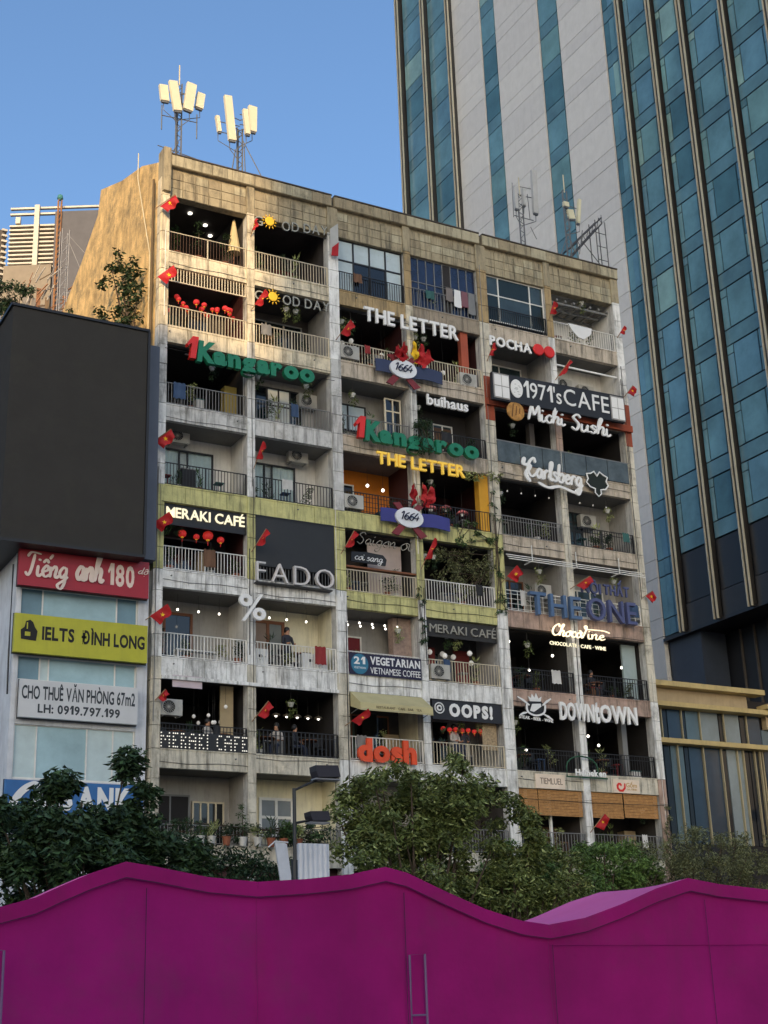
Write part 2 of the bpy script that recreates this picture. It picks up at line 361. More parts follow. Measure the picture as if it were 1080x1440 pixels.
# party wall on the left with its climbing top
pts = [(-.38, 33.3), (-.4, 34.3), (-2.4, 35.3), (-5.0, 36.1), (-7.9, 37.3), (-8.2, 36.2), (-10.3, 35.0), (-13.7, 33.5), (-13.2, 18), (-.38, 0), ]
mb = MB(); n = len(pts); mb.v = [(-.3, -wv, z) for wv, z in pts] + [(.1, -wv, z) for wv, z in pts]
mb.f = [tuple(range(n)), tuple(reversed(range(n, 2 * n)))] + [(j, j + n, (j + 1) % n + n, (j + 1) % n) for j in range(n)]
side_m = mat('peeling_ochre_plaster', srgb((206, 174, 118)), rough=.9, streak=.45, dirt=.75, bump=.9, scale=1.6, var=.4, stain=(.07, .06, .045), dlo=.5, slo=.5)
mb.build('party_wall', side_m, bld)
for (w0, z0, w1, z1) in ((2.2, 28.6, 7.3, 29.5), (.5, 24.4, 7.5, 24.4)):
    MB().tube([(-.33, w0, z0), (-.33, w1, z1)], .05, 5).build('wall_ledge', side_m, bld)
pipe = plain('pvc_pipe', (200, 190, 160))
MB().tube([(-.4, .9, 20), (-.4, .95, 30.5), (-.4, 2.6, 34.8), (-.4, 2.6, 36.0)], .022, 6).build('drain_pipe', pipe, bld)
MB().tube([(-.42, .6, 14), (-.42, .6, 33.6)], .05, 6).build('drain_pipe', plain('rusty_pipe', (90, 75, 50), dirt=.5), bld)

# ---- railings
def rail(x0, x1, z, m, h=.92, sp=.125, y=.0, r=.0105, topm=None, mid=False, z0=.08, grid=False):
    rl = MB().box(x0, x1, y - .02, y + .02, z + h - .03, z + h).build('railing', topm or m, bld)
    b = MB(); b.box(x0, x1, y - .015, y + .015, z + z0, z + z0 + .025)
    if mid: b.box(x0, x1, y - .015, y + .015, z + h - .2, z + h - .18)
    if grid:
        for q in range(4): b.box(x0, x1, y - .012, y + .012, z + .15 + q * .2, z + .165 + q * .2)
    n = max(2, int((x1 - x0) / sp))
    for i in range(n + 1):
        x = x0 + (x1 - x0) * i / n; b.box(x - r, x + r, y - r, y + r, z + z0, z + h - .04)
    b.build('balusters', m, rl)
    if grid or x1 - x0 > 2.5:
        for q in (x0 + .03, (x0 + x1) / 2, x1 - .03): piece('post', rl, topm or m, q - .02, q + .02, y - .021, y + .021, z, z + h - .041)
    return rl
# ---- windows / doors
def window(x0, x1, z0, z1, y, fm, nx=2, nz=1, fw_=.06, pane=None, curtain=None, name='window', parent=bld, zs=None, xs=None, backing=None):
    xs = xs or [x0 + (x1 - x0) * i / nx for i in range(nx + 1)]; zs = zs or [z0 + (z1 - z0) * i / nz for i in range(nz + 1)]
    f = MB()
    for i, x in enumerate(xs): f.box(x - fw_ / 2, x + fw_ / 2, y - .04, y + .03, z0 - fw_ / 2, z1 + fw_ / 2)
    for z in zs:
        for i in range(len(xs) - 1): f.box(xs[i] + fw_ / 2, xs[i + 1] - fw_ / 2, y - .035, y + .025, z - fw_ / 2, z + fw_ / 2)
    wo = f.build(name, fm, parent)
    for i in range(len(xs) - 1):
        for j in range(len(zs) - 1):
            pm = pane(i, j) if callable(pane) else (pane or gl_m)
            piece('pane', wo, pm, xs[i] + fw_ / 2, xs[i + 1] - fw_ / 2, y - .006, y + .006, zs[j] + fw_ / 2, zs[j + 1] - fw_ / 2)
    if backing: piece('backing', wo, backing, x0, x1, y + .14, y + .16, z0, z1)
    if curtain:
        for a, b in curtain:
            c = MB(); k = int((b - a) / .045); n0 = 0
            for q in range(k + 1):
                xx = a + (b - a) * q / k; yy = y + .07 + .02 * sin(q * 1.4) + .01 * sin(q * .63); c.v += [(xx, yy, z0), (xx, yy, z1)]
            c.f = [(2 * q, 2 * q + 2, 2 * q + 3, 2 * q + 1) for q in range(k)]
            c.build('curtain', cur_m, wo)
    return wo
# ---- room shells: (row, bay) -> depth, back wall material, side material
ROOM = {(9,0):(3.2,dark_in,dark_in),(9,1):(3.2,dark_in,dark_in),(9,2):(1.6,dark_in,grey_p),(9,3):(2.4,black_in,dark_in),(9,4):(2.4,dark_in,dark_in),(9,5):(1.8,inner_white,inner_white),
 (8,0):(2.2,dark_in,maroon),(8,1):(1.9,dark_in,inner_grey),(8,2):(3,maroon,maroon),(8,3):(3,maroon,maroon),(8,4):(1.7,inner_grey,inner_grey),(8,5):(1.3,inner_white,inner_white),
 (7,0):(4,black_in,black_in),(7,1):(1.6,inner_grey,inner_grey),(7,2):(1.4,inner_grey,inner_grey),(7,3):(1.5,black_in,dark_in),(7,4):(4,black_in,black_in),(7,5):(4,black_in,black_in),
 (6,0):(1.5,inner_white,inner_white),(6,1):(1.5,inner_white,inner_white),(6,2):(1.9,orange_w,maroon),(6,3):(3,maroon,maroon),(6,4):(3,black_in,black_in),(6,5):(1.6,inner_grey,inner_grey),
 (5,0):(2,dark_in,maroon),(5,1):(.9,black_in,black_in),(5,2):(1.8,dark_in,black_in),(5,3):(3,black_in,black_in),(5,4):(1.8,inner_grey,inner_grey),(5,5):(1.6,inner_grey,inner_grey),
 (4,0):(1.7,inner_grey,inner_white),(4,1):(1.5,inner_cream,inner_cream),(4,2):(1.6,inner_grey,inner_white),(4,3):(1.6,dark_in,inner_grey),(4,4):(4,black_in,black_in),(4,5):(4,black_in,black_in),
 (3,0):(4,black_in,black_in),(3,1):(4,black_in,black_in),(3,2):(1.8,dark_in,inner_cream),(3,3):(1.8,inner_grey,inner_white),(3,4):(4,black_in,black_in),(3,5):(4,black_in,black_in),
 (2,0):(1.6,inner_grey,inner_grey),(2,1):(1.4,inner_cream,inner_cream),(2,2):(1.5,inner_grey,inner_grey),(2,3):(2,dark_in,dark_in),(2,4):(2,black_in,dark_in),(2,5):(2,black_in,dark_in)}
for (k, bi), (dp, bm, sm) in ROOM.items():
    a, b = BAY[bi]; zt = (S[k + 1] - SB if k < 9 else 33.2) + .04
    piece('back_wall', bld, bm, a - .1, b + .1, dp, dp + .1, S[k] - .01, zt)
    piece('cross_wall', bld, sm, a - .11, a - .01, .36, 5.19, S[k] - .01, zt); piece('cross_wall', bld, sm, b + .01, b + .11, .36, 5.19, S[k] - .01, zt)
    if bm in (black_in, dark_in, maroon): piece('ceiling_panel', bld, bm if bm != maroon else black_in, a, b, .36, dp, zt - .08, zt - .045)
# row railings
for bi in (0, 1): a, b = BAY[bi]; rail(a, b, S[9], crm if bi else plain('dark_brown_wood', (70, 48, 34)), topm=crm)
for bi in (0, 1): rail(*BAY[bi], S[8], crm); rail(*BAY[bi], S[7], gry); rail(*BAY[bi], S[6], blk); rail(*BAY[bi], S[4], wht, r=.012)
rail(*BAY[0], S[5], wht); rail(*BAY[1], S[5], gry)
rail(*BAY[0], S[3], blk, mid=True); rail(*BAY[1], S[3], gry if 0 else blk, mid=True, sp=.16, r=.02)
# hanging balusters above the lanterns on row 8 left
b = MB()
for i in range(27): x = .05 + i * .122; b.box(x - .016, x + .016, -.01, .02, 28.95, 29.5)
b.box(0, 3.26, -.02, .03, 28.92, 28.96); b.build('hanging_screen', crm, bld)
for bi in (2, 4): rail(*BAY[bi], S[9], blk, sp=.11)
rail(*BAY[3], S[9], gry, h=.95, sp=.16); rail(*BAY[5], S[9], wht)
for bi in (2, 3): rail(*BAY[bi], S[8], crm); rail(*BAY[bi], S[7], gry if bi == 2 else blk); rail(*BAY[bi], S[6], blk, grid=bi == 2); rail(*BAY[bi], S[5], wht if bi == 3 else crm); rail(*BAY[bi], S[4], wht if bi == 2 else crm); rail(*BAY[bi], S[3], wht if bi == 2 else crm, sp=.14)
for bi in (4, 5): rail(*BAY[bi], S[8], gry); rail(*BAY[bi], S[6], gry if bi == 4 else blk, mid=True); rail(*BAY[bi], S[5], wht, grid=True, sp=.3); rail(*BAY[bi], S[4], blk, mid=True); rail(*BAY[bi], S[3], blk, mid=True); rail(*BAY[bi], S[2], gry, sp=.14)
rail(*BAY[0], S[2], gry, h=.7); rail(*BAY[1], S[2], gry, h=.7); rail(*BAY[3], S[2], gry)
# glass balustrade row 7 right
gb = piece('glass_balustrade', bld, gry, 14.54, 21.38, -.14, -.1, S[7] + .98, S[7] + 1.02)
for i in range(6): piece('glass_panel', gb, plain('balustrade_glass', (80, 88, 88), rough=.12, var=.4) , 14.56 + i * 1.137, 14.56 + (i + 1) * 1.137 - .03, -.13, -.11, S[7] + .05, S[7] + .97)
# ---- windows & doors by bay
z = S[9]
navy = plain('navy_glass', (24, 36, 62), rough=.1, var=.4, spec=.7); tealg = plain('greygreen_glass', (52, 66, 68), rough=.12, var=.3, spec=.7); paleg = plain('pale_curtained_glass', (182, 196, 198), rough=.25, var=.12)
window(7.36, 10.4, z + .02, 32.6, .12, blk, pane=lambda i, j: paleg if (j == 1 or i in (0, 3)) else dgl, xs=[7.36, 8.12, 8.88, 9.64, 10.4], zs=[z + .02, z + 1.5, 32.6], fw_=.07)
window(10.8, 14.03, z + .1, 32.6, .1, gry, pane=lambda i, j: navy if i not in (4,) else black_in, nx=8, zs=[z + .1, z + 1.3, 32.6], fw_=.03)
window(14.58, 17.6, z + .3, 32.6, .1, wht, pane=lambda i, j: tealg if (i + j) % 2 else plain('dark_green_glass', (30, 42, 40), rough=.1), xs=[14.58, 15.25, 16.9, 17.6], zs=[z + .3, z + 1.55, 32.6], fw_=.05)
# pergola-like grille under the ceiling on row 9 right
gr = MB()
for i in range(8): gr.box(18.0 + i * .46, 18.1 + i * .46, .2, 1.7, 32.3, 32.4)
for i in range(3): gr.box(17.97, 21.36, .3 + i * .6, .36 + i * .6, 32.2, 32.29)
gr.build('ceiling_grille', gry, bld)
# row 8
window(4.1, 6.5, S[8] + .05, S[8] + 2.1, 1.8, gry, nx=3, pane=dgl, curtain=None)
window(14.9, 17.2, S[8] + .05, S[8] + 2.2, 1.6, wht, nx=2, pane=tealg)
piece('pilaster', bld, plain('terracotta_paint', (165, 80, 55)), 13.15, 13.5, .05, .3, S[8], S[9] - SB)
piece('shop_beam', bld, wht, 17.97, 21.36, .05, .12, 28.95, 29.02)
for (a, b) in ((14.08, 14.52), (21.4, 21.73)): piece('painted_column_wrap', bld, rust, a, b, -.15, -.118, 25.6, 27.6)
piece('rust_beam', bld, rust, 14.1, 21.7, -.3, -.14, S[8] - .72, S[8] - .42)
# row 7
window(4.3, 6.3, S[7], S[7] + 2.2, 1.5, blk, nx=4, nz=3, pane=lambda i, j: cur_m if i in (1, 2) else dgl)
window(7.5, 9.1, S[7] + .9, S[7] + 2.0, 1.3, blk, nx=2, pane=paleg)
window(9.6, 10.3, S[7] + .6, S[7] + 2.2, .5, crm, nx=2, nz=3, pane=dgl)
window(11.9, 13.3, S[7] + .1, S[7] + 1.9, 1.4, wht, nx=3, pane=lambda i, j: tealg)
piece('storage_box', bld, plain('ochre_board', (150, 130, 60)), 2.7, 3.2, .8, 1.2, S[7], S[7] + 1.6)
piece('inner_pillar', bld, plain('grey_pillar', (105, 100, 96)), 16.9, 17.15, .8, 1.1, S[7], S[8] - SB)
# row 6: curtained sliding doors
for (a, b) in ((.2, 2.45), (3.75, 5.9)):
    window(a, b, S[6] + .02, S[6] + 2.05, 1.38, blk, xs=[a, a + (b - a) * .4, a + (b - a) * .55, b], curtain=[(a, a + (b - a) * .43), (a + (b - a) * .56, b)], backing=black_in)
window(7.4, 8.7, S[6] + .1, S[6] + 1.9, 1.78, wht, nx=2, pane=dgl)
window(18.5, 19.8, S[6], S[6] + 2.15, 1.5, blk, nx=3, nz=5, pane=tealg)
window(15.1, 16.9, S[6] + .2, S[6] + 1.8, 2.9, gry, nx=3, pane=dgl)
piece('yellow_painted_pillar', bld, plain('mustard_paint', (205, 150, 40)), 13.6, 14.05, .0, .34, S[6], S[7] - SB)
# row 5
window(.3, 2.6, S[5] + .1, S[5] + 1.9, 1.9, gry, nx=2, pane=dgl)
piece('wood_shelf', bld, teak, 7.31, 10.43, -.05, .2, S[5] + 1.0, S[5] + 1.07)
window(15.3, 16.6, S[5] + .1, S[5] + 1.9, 1.7, teak, nx=2, pane=dgl); window(18.6, 20.6, S[5] + .6, S[5] + 1.8, 1.5, wht, nx=3, pane=tealg)
aw = MB()
for q in range(3): aw.box(14.5, 21.4, -.35 - .1 * q, -.32 - .1 * q, 19.65 - q * .12, 19.68 - q * .12)
for xx in (15.6, 17.8, 20.0): aw.box(xx, xx + .03, -.6, .0, 19.42, 19.46); aw.box(xx, xx + .03, -.58, -.55, 19.4, 20.1)
aw.build('laundry_rack', wht, bld)
# row 4
window(.1, 1.75, S[4] + .02, S[4] + 2.1, 1.6, teak, xs=[.1, .7, 1.75], fw_=.1, pane=lambda i, j: plain('board_pane', (150, 160, 158), rough=.4) if i == 0 else dgl)
window(4.1, 5.35, S[4] + .02, S[4] + 2.1, 1.4, teak, nx=2, fw_=.12, pane=lambda i, j: plain('paper_covered_pane', (140, 120, 105)) if i == 0 else plain('posterpane', (120, 125, 122)))
window(7.4, 8.7, S[4] + .1, S[4] + 1.9, 1.5, wht, nx=1, pane=plain('red_door', (110, 22, 30)))
window(11.1, 12.9, S[4] + .4, S[4] + 1.6, 1.5, blk, nx=2, pane=dgl)
piece('brick_pier', bld, plain('pale_brick', (150, 128, 115), scale=9, var=.3), 9.6, 10.4, .5, .9, S[4], S[5] - SB)
for (a, b) in ((15.7, 16.4), (18.5, 19.9)): window(a, b, S[4], S[4] + 2.1, 2.9 if a < 16 else 2.6, teak, nx=2, nz=2, pane=dgl)
piece('lit_wall_panel', bld, plain('pale_partition', (150, 165, 165)), 20.6, 21.3, .5, .6, S[4], S[5] - SB)
# row 3
window(7.5, 9.9, S[3], S[3] + 2.1, 1.7, teak, nx=3, pane=dgl)
window(11.1, 12.6, S[3], S[3] + 2.1, 1.7, gry, nx=2, pane=dgl)
piece('inner_board', bld, plain('beige_board', (168, 150, 116)), 2.5, 3.0, .6, .66, S[3] + .2, S[4] - SB)
window(17.99, 19.6, S[3], S[3] + 2.2, 2.4, blk, nx=2, nz=1, pane=plain('warm_lit_interior', (120, 105, 60)))
piece('inner_pillar', bld, gry, 20.3, 20.55, .6, .9, S[3], S[4] - SB)
piece('carved_screen', bld, plain('carved_screen', (160, 140, 110), scale=14, var=.5), 13.3, 13.95, .3, .34, S[3] + .8, S[3] + 1.9)
piece('awning_beam', bld, white_p, .0, 6.86, -.2, -.12, S[4] - SB - .14, S[4] - SB - .02)
# row 2
window(4.35, 5.6, S[2] + .6, S[2] + 1.9, 1.32, wht, nx=2, nz=2, fw_=.1, pane=plain('frosted_pane', (120, 126, 128), rough=.4))
window(.3, 1.7, S[2], S[2] + 1.9, 1.5, gry, nx=2, pane=black_in)
window(1.85, 3.0, S[2] + .1, S[2] + 1.7, 1.5, crm, nx=4, nz=1, pane=dgl)
for i, (a, b) in enumerate(((14.6, 15.5), (15.5, 17.6), (18.0, 19.6), (19.62, 21.35))):
    bl = MB(); zz = S[3] - SB - .02; bot = 9.32 if i < 3 else 9.4
    k = 0
    while zz > bot: bl.box(a + .02, b - .02, -.0 + .012 * (k % 2), .02 + .012 * (k % 2), zz - .05, zz - .004); zz -= .055; k += 1
    bl.build('bamboo_blind', plain('bamboo_slats', (176, 130, 78), var=.3, scale=7), bld)
for xx in (15.1, 16.2): piece('leaning_pole', bld, wht, xx, xx + .1, .3, .4, S[2], S[3] - SB)

# dim furnishings on the back walls of the open cafes, so that the dark rooms are not empty
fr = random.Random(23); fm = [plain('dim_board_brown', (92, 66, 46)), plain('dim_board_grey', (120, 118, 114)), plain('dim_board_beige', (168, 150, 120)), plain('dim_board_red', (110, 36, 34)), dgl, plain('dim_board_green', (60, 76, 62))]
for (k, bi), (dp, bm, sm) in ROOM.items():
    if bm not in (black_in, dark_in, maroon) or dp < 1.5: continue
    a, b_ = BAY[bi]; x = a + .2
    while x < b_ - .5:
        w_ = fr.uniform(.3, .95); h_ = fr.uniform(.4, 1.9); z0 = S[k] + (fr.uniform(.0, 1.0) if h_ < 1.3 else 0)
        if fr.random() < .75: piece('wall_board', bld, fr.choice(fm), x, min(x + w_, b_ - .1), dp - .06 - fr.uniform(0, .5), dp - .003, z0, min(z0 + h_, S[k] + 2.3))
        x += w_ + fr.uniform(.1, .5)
piece('pale_wall_panel', bld, plain('pinkish_white_wall', (188, 172, 164)), 8.7, 10.2, .7, .75, S[5] + .3, S[6] - SB - .2)
# ================================================================== SIGNS
paint_w = plain('sign_white', (225, 225, 222), rough=.45, var=.04); paint_d = plain('sign_charcoal', (34, 36, 42), rough=.6); green_s = plain('sign_green', (24, 118, 84), rough=.4); red_s = plain('sign_red', (215, 40, 30), rough=.4)
outl_g = plain('sign_edge_green', (8, 50, 36), rough=.4); frame_m = plain('sign_steel_frame', (60, 60, 62), rough=.6)
lit_w = mat('lit_white_letter', (.72, .72, .7), emit=(1, .97, .9), es=.03, var=.03); lit_y = mat('lit_cream_letter', (.8, .75, .55), emit=(1, .88, .58), es=.36, var=.03); lit_g = mat('lit_gold_letter', (.75, .5, .08), emit=(1, .6, .06), es=.16, var=.05)
neon_s = mat('neon_cream', (.8, .7, .5), emit=(1, .8, .5), es=.7, var=.02); amber = mat('amber_sun', (.8, .45, .03), emit=(1, .6, .03), es=.12, var=.03)
def sign(label, x, z, y=0, cat='sign', name='shop_sign', group=None): return thing(name, label, cat, (x, y, z), group)
# GOOD DAY, two of them
gd_m = plain('pale_thin_letter', (150, 150, 140), rough=.5)
for (zg, z1, zc, xc, lab) in ((32.24, 32.5, 32.52, 4.24, 'thin pale letter sign with a yellow sun, the upper of two, under the roof parapet'), (28.89, 28.97, 29.15, 4.36, 'thin pale letter sign with a yellow sun, the lower of two, above the green letters')):
    s = sign(lab, 5.2, zg, -.1)
    text(s, 'G', 3.58, 3.95, zg, .40, -.09, gd_m, depth=.05)
    text(s, 'OD DAY', 4.8, 6.86, zg + .04, .42, -.09, gd_m, depth=.05, z1=z1 + .05, gap=.16)
    MB().lathe((xc, -.1, zc), [(.19, 0), (.2, .04), (.17, .06)], 20, 'y').build('sun_disc', amber, s)
    r = MB()
    for i in range(12):
        t = pi * i / 6; r.prism([(xc + cos(t) * .24 + sin(t) * .02, zc + sin(t) * .24 - cos(t) * .02), (xc + cos(t) * .34, zc + sin(t) * .34), (xc + cos(t) * .24 - sin(t) * .02, zc + sin(t) * .24 + cos(t) * .02)], -.12, -.09)
    r.build('sun_rays', amber, s)
    MB().tube([(3.57, 0, zg + .2), (6.86, 0, zg + .2)], .012, 5).build('hanging_bar', frame_m, s)
def kangaroo(x1a, xa, xb, z, h, y, lab, skip=None, zb=None):
    s = sign(lab, (xa + xb) / 2, z, y, 'sign', 'letter_sign')
    v = text(s, '1', x1a, xa - .06, z + .02, h * 1.08, y, red_s, bold=.025, depth=.22, shear=.12)
    for yy, m, bo, dp in ((y + .06, outl_g, .06, .14), (y, green_s, .035, .1)):
        if m is outl_g: continue
        text(s, 'K', xa + .0, xa + .72, z, h * .98, yy, m, bold=.055, depth=.2, shear=.1)
        text(s, 'angaroo', xa + .66, xb, z, h * .86, yy, m, bold=.055, depth=.2, z1=zb, gap=.05)
    b = MB(); b.tube([(x1a + .1, y + .16, z + .25), (xb, y + .16, z + .28)], .03, 5)
    for i in range(4): xx = xa + .4 + i * (xb - xa - .6) / 3; b.tube([(xx, y + .16, z + .26), (xx, -.05, z + .35)], .02, 5)
    b.build('mounting_frame', frame_m, s); return s
kangaroo(.53, 1.02, 5.9, 25.53, .78, -.5, 'big green letters with a red numeral, the upper of two, hung below the cream fascia')
kangaroo(7.58, 8.06, 13.33, 23.53, .78, -.5, 'big green letters with a red numeral, the lower of two, a plant hanging over it')
def lettersign(lab, s, x0, x1, z, h, y, m, z1=None, bold=.04, depth=.1, **k):
    t = sign(lab, (x0 + x1) / 2, z, y, 'sign', 'letter_sign'); text(t, s, x0, x1, z, h, y, m, bold=bold, depth=depth, z1=z1, **k)
    b = MB(); b.tube([(x0, y + .08, z + h * .5), (x1, y + .08, (z if z1 is None else z1) + h * .5)], .018, 5)
    for q in (.15, .5, .85): xx = x0 + (x1 - x0) * q; zz = z + ((z1 or z) - z) * q + h * .5; b.tube([(xx, y + .08, zz), (xx, -.04, zz + .1)], .014, 5)
    b.build('mounting_frame', frame_m, t); return t
lettersign('white cut-out capitals above hanging globe lamps', 'THE LETTER', 8.28, 12.75, 28.84, .6, -.4, lit_w, bold=.02, depth=.1)
lettersign('glowing golden capitals above an orange walled cafe', 'THE LETTER', 8.65, 12.7, 22.66, .5, -.4, lit_g, bold=.015, depth=.1)
lettersign('small white lower-case letters on black, below the upper oval badge', 'buihaus', 11.16, 13.12, 25.7, .44, -.25, lit_w, bold=.02)
s = sign('white capitals with two red discs, half over a pinkish fascia', 15.9, 29.1, -.2)
text(s, 'POCHA', 14.45, 16.6, 29.1, .42, -.2, lit_w, bold=.03, depth=.08)
for xx in (16.95, 17.52): MB().lathe((xx, -.2, 29.34), [(.27, 0), (.28, .05), (.25, .09)], 20, 'y').build('red_disc', red_s, s)
# 1664 banners
blue_b = plain('slate_blue_banner', (48, 58, 88), rough=.6); blue_v = plain('violet_blue_banner', (56, 58, 128), rough=.6); rib = plain('dark_red_ribbon', (120, 38, 42), rough=.5); inkn = plain('navy_ink', (20, 30, 60))
for (z, m, om, lab) in ((26.95, blue_b, 'sign_oval', 'oval white numeral badge on slate blue banner with red ribbon, on the upper railing'), (20.55, blue_v, 'x', 'oval pale blue numeral badge on violet blue banner with red ribbon, on the lower railing')):
    s = sign(lab, 10, z, -.4, name='badge_sign')
    w_ = MB()
    N = 14
    for (xa, xb) in ((8.76, 9.6), (10.4, 11.88)):
        for i in range(N):
            a = xa + (xb - xa) * i / N; b = xa + (xb - xa) * (i + 1) / N; g = lambda q: .04 * sin((q - 8.7) * 3.2)
            w_.prism([(a, z - .27 + g(a)), (b, z - .27 + g(b)), (b, z + .28 + g(b)), (a, z + .28 + g(a))], -.38, -.34)
    w_.build('banner_board', m, s)
    MB().prism(ellipse(9.98, z, .62, .41, 28), -.5, -.4).build('oval_badge', plain('badge_white', (205, 220, 235) if z < 22 else (222, 224, 226), rough=.4), s)
    MB().prism([(9.55, z + .3), (9.8, z + .35), (9.6, z + .62), (9.3, z + .55)], -.42, -.36).build('ribbon', rib, s)
    MB().prism([(10.15, z + .35), (10.4, z + .28), (10.68, z + .55), (10.4, z + .62)], -.42, -.36).build('ribbon', rib, s)
    MB().prism([(9.55, z - .3), (9.2, z - .7), (9.5, z - .78), (9.85, z - .36)], -.42, -.36).build('ribbon', rib, s)
    MB().prism([(10.1, z - .36), (10.5, z - .8), (10.8, z - .65), (10.35, z - .3)], -.42, -.36).build('ribbon', rib, s)
    script(s, '1664', 9.52, 10.36, z - .13, .34, -.505, inkn, w0=.09, w1=.16, depth=.01)
# 1971's CAFE
s = sign("long charcoal cafe board with a round logo and a white window pattern at each end", 17.5, 26.3, -.7, name='board_sign')
MB().prism([(14.08, 26.3), (20.95, 26.4), (21.02, 27.68), (14.12, 27.55)], -.7, -.55).build('board', paint_d, s)
for (a, b, zz) in ((14.16, 14.95, 26.38), (20.25, 20.98, 26.45)):
    f = MB().box(a, b, -.74, -.7, zz, zz + 1.14).build('window_pattern', plain('pattern_grey', (150, 148, 145)), s)
    for i in range(2):
        for j in range(2):
            ww = (b - a - .12) / 2; piece('white_square', f, lit_w, a + .04 + i * (ww + .04), a + .04 + i * (ww + .04) + ww, -.76, -.74, zz + .05 + j * .53, zz + .05 + j * .53 + .49)
lg = MB().prism(ellipse(15.32, 26.98, .3, .42, 24), -.74, -.7).build('round_logo', lit_w, s)
r = MB()
for i in range(9): r.box(15.12 + .4 * random.random(), 15.16 + .4 * random.random() + .03, -.748, -.74, 26.72 + i * .055, 26.735 + i * .055)
r.build('logo_lines', plain('logo_grey', (120, 120, 120)), s)
text(s, "1971's", 15.68, 17.62, 26.68, .72, -.7, lit_w, bold=.0, depth=.05, gap=.07); text(s, 'CAFE', 17.75, 20.15, 26.7, .76, -.7, lit_w, bold=.0, depth=.05, gap=.12)
b = MB()
for xx in (14.5, 17.5, 20.6): b.box(xx - .03, xx + .03, -.55, -.05, 27.3, 27.36); b.box(xx - .03, xx + .03, -.55, -.05, 26.5, 26.56)
b.build('brackets', frame_m, s)
# Michi Sushi
s = sign('white brush lettered sushi sign with a round golden emblem', 17.6, 25.6, -.6, name='script_sign')
e = MB().lathe((15.23, -.6, 25.95), [(.42, 0), (.43, .08), (.4, .1)], 24, 'y').build('round_emblem', plain('aged_gold', (176, 128, 66), var=.35, scale=6), s)
r = MB()
for i in range(3): r.tube([(15.0 + .2 * i, -.71, 25.65 + .1 * i), (15.1 + .16 * i, -.71, 26.25 - .08 * i)], .02, 4)
r.build('emblem_strokes', plain('emblem_brown', (90, 60, 30)), s)
script(s, 'Michi', 15.85, 17.7, 25.7, .72, -.6, lit_w, w0=.12, w1=.3, shear=.12, depth=.08); script(s, 'Sushi', 18.0, 20.1, 25.62, .74, -.6, lit_w, w0=.12, w1=.3, shear=.12, depth=.08)
# Carlsberg + hop leaf
s = sign('white swirly beer script sign mounted on the glass balustrade', 17.1, 23, -.35, name='script_sign')
script(s, 'Carlsberg', 15.75, 18.55, 23.22, .84, -.35, lit_w, w0=.13, w1=.28, shear=.1, depth=.08, z1=23.12)
mb = MB(); ribbon(mb, catmull([(15.7, 24.05), (15.62, 23.75), (15.95, 23.7), (15.7, 23.3), (15.9, 22.98)]), .06, .09, -.36, .06); mb.build('flourish', lit_w, s)
mb = MB(); ribbon(mb, catmull([(16.3, 23.02), (16.8, 22.86), (17.4, 22.98), (18.2, 22.82), (18.5, 23.02)]), .05, .09, -.36, .06); mb.build('flourish', lit_w, s)
s = sign('dark hop leaf emblem with a white neon outline beside the beer script', 19.4, 23.0, -.3, 'emblem', 'leaf_emblem')
lf = [(19.45, 22.86), (19.62, 23.02), (19.6, 23.2), (19.86, 23.25), (20.02, 23.45), (19.92, 23.62), (20.0, 23.82), (19.78, 23.9), (19.6, 24.02), (19.45, 23.8), (19.3, 24.0), (19.12, 23.88), (18.9, 23.84), (18.96, 23.62), (18.86, 23.44), (19.04, 23.26), (19.3, 23.2), (19.28, 23.02)]
MB().prism(lf, -.3, -.26).build('leaf_plate', plain('hop_leaf_dark', (24, 34, 30)), s)
mb = MB(); ribbon(mb, lf + [lf[0]], .028, .028, -.3, .04); mb.build('neon_outline', lit_w, s)
# THE ONE / NOI THAT
blue1 = plain('steel_blue_letter', (78, 104, 138), rough=.5, dirt=.2); blue2 = plain('violet_blue_letter', (78, 84, 122), rough=.5)
s = sign('large steel blue capitals in front of a white grid railing', 18, 17.3, -.4, name='letter_sign')
text(s, 'THE', 15.44, 17.95, 17.24, .93, -.4, blue1, bold=.005, depth=.2, gap=.14); text(s, 'ONE', 18.3, 20.78, 17.3, .93, -.4, blue2, bold=.005, depth=.2, gap=.14)
s = sign('smaller violet blue capitals right above the large steel blue ones', 19.4, 18.5, -.3, name='letter_sign')
text(s, 'NỘI', 18.15, 19.15, 18.5, .42, -.3, blue2, bold=.02, depth=.08); text(s, 'THẤT', 19.3, 20.62, 18.52, .42, -.3, blue2, bold=.02, depth=.08)
# Chocovine
s = sign('glowing cream script with a small line of capitals below', 17.6, 16, -.5, name='script_sign')
script(s, 'Choco', 16.28, 17.75, 16.42, .48, -.5, neon_s, w0=.12, w1=.24, shear=.25, depth=.06); script(s, 'Vine', 17.62, 18.9, 16.42, .44, -.52, neon_s, w0=.1, w1=.2, shear=.12, depth=.06)
text(s, 'CHOCOLATE · CAFE · WINE', 16.22, 19.0, 16.03, .14, -.5, lit_y, bold=.02, depth=.03, join=True)
b = MB()
for xx in (16.6, 18.6): b.tube([(xx, -.44, 16.6), (xx, -.02, 16.9)], .015, 5)
b.build('brackets', frame_m, s)
